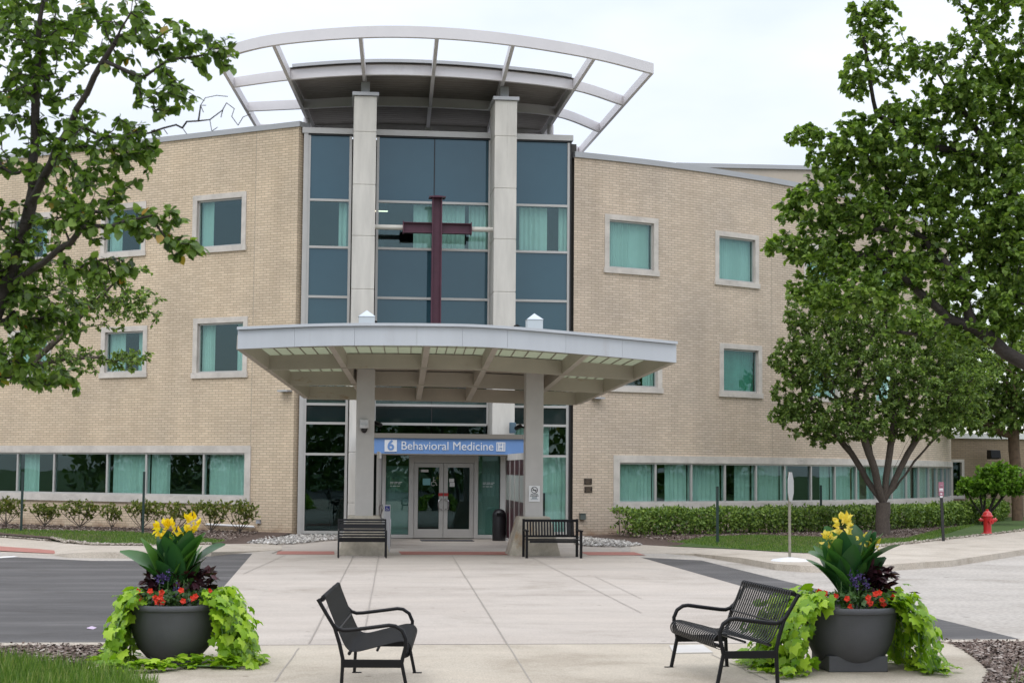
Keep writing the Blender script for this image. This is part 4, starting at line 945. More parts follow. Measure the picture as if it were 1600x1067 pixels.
# tree behind it
D = 21
tb = PX(-150, 700, D); tb = Vector((tb.x, tb.y, -.02))
tree('pear_tree', tb, 'smaller leaved tree behind the near left one, boughs reaching over the left wing windows', 'tree',
     [[tb, PX(-140, 780, D), PX(-90, 660, D), PX(-20, 600, D), PX(50, 570, D), PX(105, 560, D), PX(160, 558, D)], [PX(-90, 660, D), PX(-60, 480, D), PX(-30, 380, D)], [PX(50, 570, D), PX(120, 500, D), PX(180, 440, D)]],
     [blob(170, 470, D, 60, 50, 155), blob(215, 480, D, 42, 36, 70), blob(110, 450, D, 60, 50, 108), blob(150, 565, D, 75, 22, 93), blob(210, 560, D, 40, 18, 34), blob(60, 560, D, 70, 50, 108), blob(40, 440, D, 70, 60, 108), blob(210, 425, D, 30, 14, 16), blob(-60, 420, D, 90, 110, 186)],
     M_leafC, M_bark, .060, 8, .12, .0042, seed=5, pexp=2.2)
# near right tree
D = 13.5
tb = PX(1760, 800, D); tb = Vector((tb.x, tb.y, -.02))
tree('pear_tree', tb, 'large leafy tree filling the upper right, its dark boughs crossing before the curved wing', 'tree',
     [[tb, PX(1755, 980, D), PX(1735, 800, D), PX(1700, 660, D), PX(1640, 590, D), PX(1570, 550, D), PX(1520, 510, D), PX(1485, 500, D), PX(1445, 465, D), PX(1405, 430, D)],
      [PX(1520, 510, D), PX(1500, 440, D), PX(1450, 380, D + .2), PX(1400, 345, D + .3)], [PX(1640, 590, D), PX(1620, 400, D + .4), PX(1560, 250, D + .5), PX(1480, 140, D + .4), PX(1430, 60, D + .3)],
      [PX(1560, 250, D + .5), PX(1460, 230, D + .3), PX(1370, 180, D + .2), PX(1345, 40, D)], [PX(1485, 515, D), PX(1430, 522, D - .2), PX(1380, 518, D - .3)], [PX(1620, 400, D + .4), PX(1620, 200, D + .6), PX(1600, 30, D + .5)]],
     [blob(1370, 10, D, 36, 40, 40), blob(1400, 90, D + .2, 50, 50, 60), blob(1560, 130, D + .3, 60, 60, 110), blob(1450, 180, D + .3, 70, 45, 110), blob(1380, 270, D + .3, 80, 45, 120), blob(1480, 290, D + .4, 80, 50, 140), blob(1590, 220, D + .4, 50, 70, 120), blob(1300, 350, D + .2, 60, 40, 90), blob(1440, 400, D + .3, 80, 40, 120), blob(1300, 250, D + .2, 40, 30, 50), blob(1290, 470, D, 50, 25, 50), blob(1580, 500, D + .2, 40, 40, 60), blob(1590, 10, D, 60, 60, 80), blob(1520, -30, D, 60, 50, 60), blob(1350, 40, D, 34, 42, 40), blob(1340, 120, D, 38, 40, 53), blob(1255, 215, D, 32, 26, 31), blob(1330, 215, D, 60, 42, 93), blob(1460, 95, D, 50, 30, 37), blob(1530, 60, D, 50, 55, 62), blob(1500, 150, D, 80, 50, 140), blob(1590, 120, D + .3, 45, 80, 93),
      blob(1400, 220, D, 75, 60, 170), blob(1540, 250, D + .2, 80, 70, 186), blob(1240, 325, D, 35, 35, 40), blob(1290, 300, D, 55, 45, 93), blob(1370, 330, D, 85, 50, 170), blob(1500, 350, D + .2, 80, 45, 155), blob(1590, 360, D, 45, 90, 150), blob(1560, 330, D, 50, 50, 80), blob(1570, 440, D + .3, 50, 60, 108), blob(1450, 300, D + .2, 60, 40, 93), blob(1540, 400, D + .2, 60, 40, 108), blob(1520, 520, D, 70, 30, 62),
      blob(1225, 385, D, 38, 22, 40), blob(1290, 400, D, 65, 38, 116), blob(1390, 420, D, 80, 40, 147), blob(1340, 460, D - .2, 80, 35, 108), blob(1480, 450, D, 60, 40, 93), blob(1560, 470, D, 55, 50, 93), blob(1430, 505, D - .2, 60, 22, 46), blob(1250, 450, D, 30, 25, 34), blob(1700, 250, D + .5, 110, 300, 310)],
     M_leafB, M_barkd, .048, 13, .10, .0030, tpl=ROUND, seed=11, thin=4, droop=.45, pexp=2.2)
# mid right tree on the lawn
D = 50; b0 = G(1380, 834, .14)
k = 1 / 52.
def at_(dx, z, dy=0): return b0 + Vector((dx, dy, z))
tree('crabapple_tree', b0, 'round crowned tree with a forked grey trunk standing on the lawn before the curved wing', 'tree',
     [[b0, at_(-.02, .45), at_(.0, .95), at_(.0, 1.0)]] + [[at_(0, .97), at_(dx * .25, 1.4, dy * .3), at_(dx * .6, 2.2, dy * .7), at_(dx, 2.9, dy), at_(dx * 1.4, 3.6, dy * 1.3)] for dx, dy in ((-1.3, .2), (-.75, -.5), (-.25, .5), (.15, -.4), (.55, .5), (1.0, -.3), (1.7, .1), (-.9, .9), (1.2, 1.0))],
     [blob(1290, 555, D, 80, 65, 442, 1.6), blob(1248, 590, D, 45, 68, 260, 1.2), blob(1370, 560, D, 95, 85, 598, 2.0), blob(1445, 600, D, 85, 72, 520, 1.8), blob(1345, 655, D, 110, 36, 494, 1.9), blob(1300, 480, D, 75, 45, 260, 1.4), blob(1400, 490, D, 95, 55, 338, 1.6), blob(1225, 640, D, 26, 30, 90, .7), blob(1505, 590, D, 50, 55, 240, 1.5), blob(1500, 645, D, 45, 25, 110, 1.2), blob(1215, 560, D, 16, 14, 26, .5), blob(1240, 500, D, 22, 18, 36, .6), blob(1285, 690, D, 20, 10, 24, .6), blob(1470, 520, D, 60, 50, 160, 1.4), blob(1450, 665, D, 60, 28, 182, 1.4), blob(1270, 670, D, 45, 18, 78, 1.0)],
     M_leafC, M_bark, .105, 19, .20, .0062, seed=21, pexp=2.0, up=.6, rmax=.24)
# far right tree beside the annexe
D = 66; b1 = PX(1588, 700, D); b1 = Vector((b1.x, b1.y, .14))
def at2(dx, z, dy=0): return b1 + Vector((dx, dy, z))
tree('shade_tree', b1, 'tall tree with a thick brown trunk beside the low annexe at the right edge', 'tree',
     [[b1, at2(0, 1), at2(-.05, 2.2), at2(-.1, 3.4), at2(-.1, 5)], [at2(0, 1.9), at2(1.2, 2.7), at2(2.4, 3.2)], [at2(-.1, 3.2), at2(-1.4, 3.9), at2(-2.4, 4.4)]],
     [blob(1560, 560, D, 85, 85, 480, 2.4), blob(1500, 620, D, 60, 45, 240, 1.8), blob(1600, 630, D, 60, 50, 260, 2), blob(1480, 560, D, 65, 60, 220, 2), blob(1545, 660, D, 65, 22, 120, 1.6)],
     M_leafC, mat('bark_brown', (.13, .085, .055), .9, var=.3, vscale=6, bump=.6), .20, 12, .34, .0105, seed=23, pexp=2.0, rmax=.42, minr=.006)
D = 60; b2 = PX(1538, 800, D); b2 = Vector((b2.x, b2.y, .14))
def at3(dx, z, dy=0): return b2 + Vector((dx, dy, z))
tree('maple_shrub', b2, 'small bright green spreading multi-stemmed tree behind the red hydrant', 'small tree',
     [[b2, at3(0, .1), at3(0, .2)]] + [[at3(0, .15), at3(dx * .5, .7, dy * .5), at3(dx, 1.25, dy)] for dx, dy in ((-.7, .1), (-.3, -.3), (.1, .2), (.45, -.2), (.95, .1))],
     [blob(1545, 757, D, 48, 15, 195, 1.0), blob(1560, 737, D, 38, 14, 156, .9), blob(1515, 764, D, 24, 12, 65, .7), blob(1590, 757, D, 26, 18, 104, .8)],
     M_leafD, M_barkd, .17, 12, .2, .010, seed=25, tpl=LEAF, droop=.2)

# hedge along the curved wing
def hedge():
    s0, s1 = .7, 29.0; n = 52000; rg = np.random.default_rng(4); t = thing('clipped_hedge', WR.at(12, .12, 1.5), 'long clipped boxy green hedge curving along the foot of the right wing', 'hedge')
    S = rg.uniform(s0, s1, n); a = rg.random(n); W, H = .58, .70
    q = rg.random(n); off = np.zeros(n); z = np.zeros(n); nn = np.zeros((n, 3))
    Vp = []
    for i in range(n):
        P = WR.at(S[i], 0, 1.5); tn = WR.at(S[i], 0, 2.5) - P
        bump = .07 * math.sin(S[i] * 3.1) + .05 * math.sin(S[i] * 7.7 + 1) + .03 * math.sin(S[i] * 17)
        if q[i] < .52: o_ = W + bump + rg.normal() * .06; z_ = rg.random() ** .8 * H; nv = (tn.x, tn.y, .35)
        elif q[i] < .86: o_ = rg.uniform(-W, W); z_ = H + bump * .5 + rg.normal() * .035; nv = (tn.x * .2, tn.y * .2, 1)
        else: o_ = rg.uniform(-W, W * .9); z_ = rg.random() * H; nv = (tn.x, tn.y, .3)
        if z_ < .15 and rg.random() < .6: z_ += .3
        k_ = 1 - .10 * (z_ < .25); p = P + tn * (o_ * k_); Vp.append((p.x, p.y, z_ + .10)); nn[i] = nv
    P = np.array(Vp); D = unit(n, rg) + np.array([0, 0, .35]); Nn = nn + unit(n, rg) * .6; V, F = scatter(P, D, Nn, rg.uniform(.06, .12, n), LEAF, rg); npmesh('foliage', V, F, M_hedge, t)
    mb = MB()
    for s in np.arange(s0 + .1, s1, .28):
        for k in range(3):
            p = WR.at(s + rnd.uniform(-.1, .1), .1, 1.5 + rnd.uniform(-.3, .4)); q_ = p + Vector((rnd.uniform(-.25, .25), rnd.uniform(-.25, .25), rnd.uniform(.4, .62))); mb.tube([p, lerp(p, q_, .5) + Vector((rnd.uniform(-.05, .05), 0, 0)), q_], [.014, .01, .005], 4, False)
    mb.build('stems', M_barkd, t)
hedge()
# azaleas on the left
labs = ['leggy azalea at the far left of the left wing bed', 'thin leggy azalea second from the left edge', 'wide low azalea between the two green posts', 'small narrow azalea just left of the second green post', 'azalea directly behind the second green post', 'azalea behind the yellow flowers', 'low azalea right of the yellow flowers', 'bare stemmed azalea nearest the entrance']
for i, (x, hw, h) in enumerate(((10, 26, .75), (70, 20, .62), (125, 30, .70), (175, 14, .66), (222, 24, .75), (275, 30, .72), (330, 24, .78), (375, 24, .80))):
    s, _ = WL.sz(x, 815, 1.5); p = WL.at(s, .11, 1.5); r = hw / 54.
    tree('azalea', p, labs[i], 'shrub', [[p, p + Vector((0, 0, .03)), p + Vector((0, 0, .05))]] + [[p + Vector((0, 0, .04)), p + Vector((r * dx * .55, dy * .2, h * .35)), p + Vector((r * dx, dy * .4, h * .68))] for dx, dy in ((-1, .1), (-.55, -.5), (-.1, .4), (.4, -.4), (.75, .3), (1.05, -.1))], [(p + Vector((0, 0, h * .90)), r * 1.3, .5, h * .32, 130 if hw > 15 else 44), (p + Vector((r * .3, 0, h * .6)), r * 1.1, .4, h * .25, 36)],
         M_azal, M_bark, .068, 10, .11, .0045, group='azaleas in the left wing bed', seed=40 + i, thin=2, up=.4, droop=-.2)

# ================================================================ ANNEXE
an = thing('brick_annexe', (30, 27.5, .1), 'low brown brick annexe with white roof edge behind the right trees', 'building')
DA = 70; e0 = PX(1476, 760, DA); ydir = Vector((.993, .115, 0)); L = 24
mb = MB(); a = Vector((e0.x, e0.y, 0)); H_ = 3.45; bk = Vector((-.115, .993, 0)) * 10
u = lambda s: [(s, 0)]
wa, wb, wz0, wz1 = .35, .80, 1.05, 2.45
for s0, s1, z0, z1 in ((0, wa, 0, H_), (wa, wb, 0, wz0), (wa, wb, wz1, H_), (wb, L, 0, H_)):
    mb.face([a + ydir * s0 + _z * z0, a + ydir * s1 + _z * z0, a + ydir * s1 + _z * z1, a + ydir * s0 + _z * z1], [(s0, z0), (s1, z0), (s1, z1), (s0, z1)])
mb.face([a, a + _z * H_, a + bk + _z * H_, a + bk], [(0, 0), (0, H_), (10, H_), (10, 0)]); mb.build('brick_wall', M_brick_d, an)
mb = MB(); mb.ob(a - ydir * .08 - bk * .008 + _z * H_, ydir * (L + .1), bk * 1.01, (0, 0, .22)); mb.build('roof_edge', M_white, an)
mb = MB(); 
for s0, s1, z0, z1 in ((wa - .1, wa + .02, wz0, wz1), (wb - .02, wb + .1, wz0, wz1), (wa - .1, wb + .1, wz0 - .14, wz0), (wa - .1, wb + .1, wz1, wz1 + .12)): mb.ob(a + ydir * s0 + _z * z0 - bk * .004, ydir * (s1 - s0), bk * .02, (0, 0, z1 - z0))
wn = mb.build('window', M_lime, an); mb = MB(); mb.ob(a + ydir * wa + bk * .012 + _z * wz0, ydir * (wb - wa), bk * .001, (0, 0, wz1 - wz0)); mb.build('pane', M_dark, wn)
mb = MB(); mb.ob(a + bk * .3 , ydir * 8, bk * .01, (0, 0, 3.3)); mb.build('interior', M_int, an)
lp = PX(1551, 710, DA); t = thing('wall_light', (lp.x, lp.y - .2, lp.z), 'black box light high on the brown annexe wall', 'lamp')
mb = MB(); c = Vector((lp.x, lp.y, lp.z)); mb.sweep([(c.y - .38, c.z - .16), (c.y - .05, c.z - .2), (c.y + .1, c.z - .2), (c.y + .1, c.z + .2), (c.y - .3, c.z + .18)], c.x - .22, c.x + .22); mb.build('lamp_housing', M_blackm, t, bevel=.02)

# low belt of trees and bushes on the far side of the car park, behind the camera: seen only mirrored in the glass
n = 60000; rg = np.random.default_rng(9); A = rg.uniform(math.radians(178), math.radians(362), n); Rr = 84 + rg.random(n) * 5
Zm = 10.0 + 2.0 * np.sin(A * 17) + 1.2 * np.sin(A * 41 + 1); P = np.column_stack([Rr * np.cos(A) * 1.1, -14 + Rr * np.sin(A), rg.random(n) ** .85 * Zm])
V, F = scatter(P, unit(n, rg), unit(n, rg), rg.uniform(.35, .8, n), ROUND, rg)
tag(npmesh('tree_belt', V, F, M_leafA), 'dark belt of trees beyond the car park behind the viewer', 'trees', None, 'stuff')
# ================================================================ STREET THINGS
M_post = mat('post_green', (.022, .045, .040), .5, metal=.2)
def slats_profile(): return [(-.205, .845), (-.19, .872), (-.165, .865), (-.15, .82), (-.085, .66), (-.01, .49), (.03, .42), (.075, .392), (.14, .392), (.27, .425), (.42, .462), (.50, .478), (.56, .468), (.592, .43), (.592, .385), (.57, .35), (.53, .335)]
def front_bench(label, L, nsl, wsl, loc, rz, rod):
    t = thing('bench', (0, 0, 0), label, 'bench', None); pr_ = slats_profile()
    # smooth the profile
    P = []
    for i in range(len(pr_) - 1):
        p0, p1, p2, p3 = (np.array(pr_[max(i - 1, 0)]), np.array(pr_[i]), np.array(pr_[i + 1]), np.array(pr_[min(i + 2, len(pr_) - 1)]))
        for f in (0, .34, .67): P.append(tuple(.5 * ((2 * p1) + (p2 - p0) * f + (2 * p0 - 5 * p1 + 4 * p2 - p3) * f * f + (3 * p1 - p0 - 3 * p2 + p3) * f ** 3)))
    P.append(pr_[-1])
    th = .006; top, bot = [], []
    for i, p in enumerate(P):
        a, b = np.array(P[max(i - 1, 0)]), np.array(P[min(i + 1, len(P) - 1)]); d = (b - a) / np.linalg.norm(b - a); n_ = np.array([-d[1], d[0]]) * -1
        top.append(tuple(np.array(p) - n_ * th / 2)); bot.append(tuple(np.array(p) + n_ * th / 2))
    cut = 17                                                  # back slats end where the seat begins
    for nm, sl in (('backrest', slice(0, cut)), ('seat', slice(cut - 1, None))):
        mb = MB(); tt, bb = top[sl], bot[sl]; off = .0015 if nm == 'seat' else 0
        for k in range(nsl):
            x = -L / 2 + .05 + (L - .1) * k / (nsl - 1)
            for (q0, q1, r0, r1) in zip(tt, tt[1:], bb, bb[1:]):
                pass
            n_ = len(tt); i0 = len(mb.v); h = wsl / 2 - off
            for (ty, tz), (by, bz) in zip(tt, bb): mb.v += [(x - h, ty, tz), (x + h, ty, tz), (x + h, by, bz), (x - h, by, bz)]
            for j in range(n_ - 1):
                a = i0 + 4 * j; b = a + 4
                for q in range(4): mb.f.append((a + q, a + (q + 1) % 4, b + (q + 1) % 4, b + q)); mb.uv.append(None)
            mb.f += [(i0 + 3, i0 + 2, i0 + 1, i0), tuple(i0 + 4 * (n_ - 1) + q for q in range(4))]; mb.uv += [None, None]
        mb.build(nm, M_blackm, t)
    mb = MB()                                                 # bars the slats are welded to
    for y, z, r in ((-.188, .842, .022), (.055, .375, .016), (.545, .37, .018), (-.045, .575, .008), (.30, .405, .012)): mb.tube([(-L / 2 + .01, y, z), (L / 2 - .01, y, z)], r, 10)
    mb.build('cross_bar', M_blackm, t, smooth=True)
    for sx in (-1, 1):
        x = sx * (L / 2); mb = MB(); r = .017 if rod else .02
        mb.tube([(x, -.225, .845), (x, -.15, .72), (x, -.075, .60), (x, -.03, .46), (x, 0, .33), (x, 0, .28)], r, 10)
        arm = [(x, -.085, .625), (x, -.05, .592), (x, .0, .575), (x, .06, .578), (x, .25, .602), (x, .40, .622), (x, .455, .615), (x, .515, .575), (x, .548, .50), (x, .545, .43), (x, .522, .34), (x, .515, .30)]
        mb.tube(arm, r, 10); mb.build('arm_frame', M_blackm, t, smooth=True)
        mb = MB(); mb.box(x - .012, x + .012, -.01, .53, .255, .325); mb.build('side_rail', M_blackm, t, bevel=.003)
        for y0, y1 in ((0, -.012), (.515, .575)):
            mb = MB(); mb.tube([(x, y0, .29), (x, y1, .006)], r * .95, 10); mb.box(x - .02, x + .02, y1 - .02, y1 + .07, .0, .008); mb.build('leg', M_blackm, t)
    t.location = loc; t.rotation_euler = (0, 0, rz); return t
# local +y is the sitting side
front_bench('black steel rod bench seen side-on beside the left flower pot, facing right', 1.75, 44, .020, (-3.08, -33.80, .012), math.radians(-94.8), True)
front_bench('black strap slatted bench beside the right flower pot, facing left', 1.53, 23, .034, (.82, -33.34, .012), math.radians(94.2), False)

# rear benches
t = thing('bench', (-2.5, -11.55, 0), 'black bench with long horizontal bars by the left canopy column base', 'bench')
mb = MB(); xs0, xs1 = -3.03, -1.97; yb = -11.45; ys = -11.95
for y, z, h in ((yb + .10, .83, .022), (yb + .085, .775, .018), (yb + .06, .69, .052), (yb + .045, .60, .025), (yb + .02, .535, .016), (yb + .0, .475, .020)): mb.ob((xs0, y - .008, z - h), (xs1 - xs0, 0, 0), (0, .018, 0), (0, h * .45, 2 * h))
mb.build('backrest', M_blackm, t)
mb = MB()
for k in range(7): y = yb - .05 - .068 * k; mb.box(xs0 + .003, xs1 - .003, y - .022, y + .022, .415 + .004 * k, .43 + .004 * k)
mb.box(xs0 + .003, xs1 - .003, ys - .03, ys - .01, .36, .45); mb.build('seat', M_blackm, t)
for x in (xs0, xs1):
    mb = MB(); mb.tube([(x, yb + .10, .85), (x, yb, .45), (x, yb + .02, 0)], .018, 8); mb.build('leg', M_blackm, t, smooth=True)
    mb = MB(); mb.tube([(x, yb + .06, .62), (x, ys - .02, .60), (x, ys - .04, .55), (x, ys - .02, 0)], .018, 8); mb.build('leg', M_blackm, t, smooth=True)
t = thing('bench', (1.85, -11.5, 0), 'black bench with upright back slats and arms by the right canopy column base', 'bench')
mb = MB(); xs0, xs1 = 1.22, 2.42; yb = -11.30; ys = -11.85
mb.box(xs0, xs1, yb + .06, yb + .10, .80, .86); mb.box(xs0, xs1, yb + .0, yb + .04, .455, .50)
for k in range(17): x = lerp(xs0 + .07, xs1 - .07, k / 16); mb.beam((x, yb + .02, .49), (x, yb + .08, .81), .036, .014, up=(0, 1, 0))
mb.build('backrest', M_blackm, t)
mb = MB()
for k in range(6): y = yb - .03 - .09 * k; mb.box(xs0 + .003, xs1 - .003, y - .036, y + .036, .40, .42)
mb.box(xs0 + .05, xs1 - .05, ys - .012, ys + .012, .35, .398); mb.build('seat', M_blackm, t)
for x in (xs0 - .02, xs1 + .02):
    mb = MB(); mb.box(x - .028, x + .028, yb + .02, yb + .09, 0, .87); mb.build('leg', M_blackm, t, bevel=.005)
    mb = MB(); mb.box(x - .028, x + .028, ys - .06, ys, 0, .60); mb.build('leg', M_blackm, t, bevel=.005)
    mb = MB(); mb.box(x - .04, x + .04, ys - .09, yb + .02, .601, .635); mb.build('arm_rest', M_blackm, t, bevel=.005)

# slim green posts
for i, (x, yb_, yt, lab) in enumerate(((33, 829, 737, 'slim dark green post on the left lawn, nearer the left edge of the picture'), (223, 833, 737, 'slim dark green post on the left lawn, behind the left flower pot'),
                                       (1121, 848, 760, 'slim dark green post on the right lawn, the one nearer the entrance'), (1283, 828, 758, 'slim dark green post close to the hedge, left of the forked tree'))):
    p = G(x, yb_, .14); dpt = (p - CAM).dot(FW); h = (yb_ - yt) * dpt / FPX
    t = thing('green_post', p, lab, 'post', 'slim green posts on the lawns'); mb = MB(); mb.box(p.x - .033, p.x + .033, p.y - .02, p.y + .02, .1, .14 + h)
    for z in np.arange(.4, h, .12): mb.box(p.x - .008, p.x + .008, p.y - .024, p.y - .0199, .14 + z, .155 + z)
    mb.build('post', M_post, t)
# street sign seen edge-on on a galvanised pole with white foot
p = G(1234, 876, .13); t = thing('road_sign', p, 'road sign seen edge on, galvanised pole in a white foot at the right kerb', 'sign')
mb = MB(); mb.tube([p, p + Vector((0, 0, 1.86))], .03, 10); mb.build('pole', mat('galvanised', (.30, .28, .22), .5, metal=.5, var=.25, vscale=8), t, smooth=True)
mb = MB(); mb.lathe([(.40, 0), (.36, .03), (.18, .06), (.03, .08)], 28, p); mb.build('foot', mat('foot_white', (.68, .69, .70), .7, var=.1), t, smooth=True)
mb = MB(); c = p + Vector((.02, -.045, 1.55)); a = math.radians(63); ux = Vector((math.cos(a), math.sin(a), 0)); ny = Vector((-math.sin(a), math.cos(a), 0)); R8 = .33; i = len(mb.v)
for o_ in (0, .006):
    for k in range(8): th = math.radians(22.5 + 45 * k); mb.v.append(tuple(c + ux * R8 * math.cos(th) + _z * R8 * math.sin(th) + ny * o_))
mb.f += [tuple(range(8)), tuple(range(15, 7, -1))] + [(k, (k + 1) % 8, 8 + (k + 1) % 8, 8 + k) for k in range(8)]; mb.uv += [None] * 10; mb.build('sign_plate', mat('sign_back', (.50, .51, .52), .4, metal=.4), t)
# parking sign
p = G(1474, 845, .14); t = thing('parking_sign', p, 'small mauve and white notice on a dark post left of the hydrant', 'sign'); dpt = (p - CAM).dot(FW); s_ = dpt / FPX
top = p.z + (845 - 753) * s_; ln = -3.5 * s_
mb = MB(); mb.beam(p, p + Vector((ln * .9, 0, top - p.z)), .075, .04, up=(0, 1, 0)); mb.build('post', mat('post_black', (.035, .035, .035), .5, metal=.3), t)
cx = p.x + ln; w_ = 8.6 * s_ / 2; h_ = 22 * s_; y = p.y - .04; mb = MB(); mb.box(cx - w_, cx + w_, y - .006, y, top - h_, top); mb.build('sign_plate', mat('sign_mauve', (.30, .13, .17), .5), t)
M_w2 = mat('sign_white', (.70, .66, .68), .5); mb = MB()
mb.lathe([(0, -.004), (.032, -.004), (.032, .004), (0, .004)], 12, (cx, y - .01, top - .10))
for z, wd, hh in ((.175, .105, .05), (.235, .12, .016), (.305, .05, .04), (.38, .075, .05)):
    mb.box(cx - wd * .5, cx + wd * .5, y - .012, y - .0065, top - z - hh, top - z)
mb.build('lettering', M_w2, t)
# hydrant
p = G(1543, 834.5, .14); t = thing('fire_hydrant', p, 'red fire hydrant on the lawn at the kerb on the right', 'hydrant'); M_hyd = mat('hydrant_red', (.52, .018, .02), .35, coat=.3, var=.08, vscale=6)
mb = MB(); mb.lathe([(.19, 0), (.19, .035), (.125, .05), (.118, .09), (.122, .44), (.13, .46), (.135, .52), (.175, .535), (.175, .565), (.15, .58), (.13, .64), (.085, .69), (.045, .715), (.045, .76), (0, .765)], 24, p); mb.build('barrel', M_hyd, t, smooth=True)
for dx, dy, z, L, r in ((1, -.25, .44, .10, .055), (-1, .25, .44, .06, .05), (.2, -1, .40, .08, .07)):
    d = Vector((dx, dy, 0)).normalized(); mb = MB(); c = p + _z * z; mb.tube([c + d * .09, c + d * (.12 + L)], r, 12); mb.tube([c + d * (.12 + L), c + d * (.16 + L)], r * 1.25, 8); mb.tube([c + d * (.16 + L), c + d * (.20 + L)], r * .4, 5); mb.build('outlet', M_hyd, t, smooth=True)
# dome-top bin
p = AY(780, 800, -2.7); t = thing('litter_bin', (p.x, -2.7, 0), 'black dome topped litter bin at the right of the glass doors', 'bin')
mb = MB(); mb.lathe([(.185, .0), (.19, .03), (.19, .66), (.185, .68)], 28, (p.x, -2.7, 0)); b_ = mb.build('bin_body', mat('bin_black', (.012, .012, .014), .45), t, smooth=True)
mb = MB(); mb.lathe([(.195, .68), (.195, .71), (.18, .78), (.135, .85), (.07, .885), (0, .895)], 28, (p.x, -2.7, 0)); mb.build('dome_lid', mat('bin_black', 0), t, smooth=True)
mb = MB(); mb.box(p.x - .09, p.x + .09, -2.905, -2.86, .70, .78); mb.build('flap', M_blackm, t)
# door mat
mb = MB(); a, b = G(658, 845).x, G(738, 847).x; mb.box(a, b + .1, -3.3, -2.45, .004, .022); tag(mb.build('door_mat', mat('mat_grey', (.07, .07, .075), .95, var=.2, vscale=40), bevel=.004), 'dark grey rubber mat lying before the glass doors', 'mat')
# door opener bollard
p = AY(605, 800, -9.2); x = p.x; t = thing('door_opener_post', (x, -9.2, 0), 'white square post with blue push plate beside the left canopy column', 'post')
mb = MB(); mb.box(x - .075, x + .075, -9.275, -9.125, 0, 1.13); mb.build('post', mat('opener_post', (.52, .53, .55), .45), t, bevel=.006)
mb = MB(); mb.box(x - .058, x + .058, -9.282, -9.2755, .98, 1.10); mb.build('push_plate', mat('plate_blue', (.015, .03, .22), .4), t)
mb = MB(); mb.tube([(x - .012, -9.286, 1.075), (x - .012, -9.286, 1.04), (x + .018, -9.286, 1.035), (x + .026, -9.286, 1.005)], .0055, 6); mb.tube([(x - .026 + .02 * math.cos(v) + .01, -9.286, 1.02 + .02 * math.sin(v)) for v in np.linspace(1.8, 5.8, 8)], .004, 5); mb.build('wheelchair_symbol', M_white, t)
# bicycle-ish metal rack curl behind the left column
p = AY(594, 790, -6.5); t = thing('wall_rack', (p.x, -6.5, 0), 'bent metal handrail loop half hidden behind the left canopy column', 'rail')
mb = MB(); x = p.x; mb.tube([(x - .02, -6.5, .0), (x - .02, -6.5, .95), (x, -6.5, 1.05), (x + .06, -6.5, 1.08), (x + .08, -6.5, .98), (x + .0, -6.5, .75), (x + .1, -6.5, .70), (x + .22, -6.5, .78), (x + .27, -6.5, .70), (x + .27, -6.5, 0)], .016, 8); mb.build('rail', mat('chrome', 0), t, smooth=True)
# cameras and lamps
def dome_cam(px, py, Y, lab):
    p = AY(px, py, Y); t = thing('security_camera', p, lab, 'camera'); mb = MB(); mb.box(p.x - .10, p.x + .10, Y - .10, Y, p.z, p.z + .19); mb.build('camera_housing', mat('camera_white', (.60, .60, .60), .4), t, bevel=.02)
    mb = MB(); mb.lathe([(0, -.17), (.045, -.155), (.075, -.11), (.085, -.06), (.085, -.05)], 16, (p.x, Y - .08, p.z + .04)); mb.build('camera_dome', mat('dome_black', (.01, .01, .012), .08), t, smooth=True)
    mb = MB(); mb.lathe([(.095, -.055), (.105, -.04), (.105, .02), (0, .03)], 16, (p.x, Y - .08, p.z + .04)); mb.build('dome_ring', mat('camera_white', 0), t, smooth=True)
dome_cam(569, 668, -10.53, 'white dome security camera on the left canopy column')
def bullet(px, py, Y, sx, lab, s=1.0):
    p = AY(px, py, Y); t = thing('security_camera', p, lab, 'camera'); mb = MB()
    mb.tube([p + Vector((-sx * .11 * s, 0, .0)), p + Vector((-sx * .03 * s, 0, .03 * s)), p], .022 * s, 8); mb.build('bracket', M_blackm, t, smooth=True)
    mb = MB(); mb.tube([p + Vector((-sx * .02 * s, .05 * s, .04 * s)), p + Vector((sx * .10 * s, -.16 * s, -.02 * s))], .05 * s, 12); mb.build('camera_body', M_blackm, t, smooth=True)
bullet(588, 663, -10.2, 1, 'black bullet camera on the inner side of the left canopy column')
bullet(812, 668, -10.2, -1, 'black bullet camera on the inner side of the right canopy column')
bullet(583, 503, -1.55, 1, 'tiny black camera low on the left stone fin above the canopy', .8)
bullet(808, 510, -1.55, -1, 'tiny black camera low on the right stone fin above the canopy', .8)
p = AY(801, 668, -1.62); t = thing('wall_lamp', p, 'blue grey cylinder wall lamp on the right stone fin under the canopy', 'lamp')
mb = MB(); mb.lathe([(.095, -.16), (.10, -.15), (.10, .14), (.09, .15), (0, .155)], 20, (p.x, -1.62, p.z)); mb.box(p.x - .04, p.x + .04, -1.55, -1.395, p.z - .05, p.z + .05); mb.build('lamp_housing', mat('lamp_blue', (.09, .15, .20), .45), t, smooth=True)
mb = MB(); mb.lathe([(0, -.157), (.085, -.157), (.085, -.15), (0, -.15)], 20, (p.x, -1.62, p.z)); mb.build('lens', M_lamp, t)
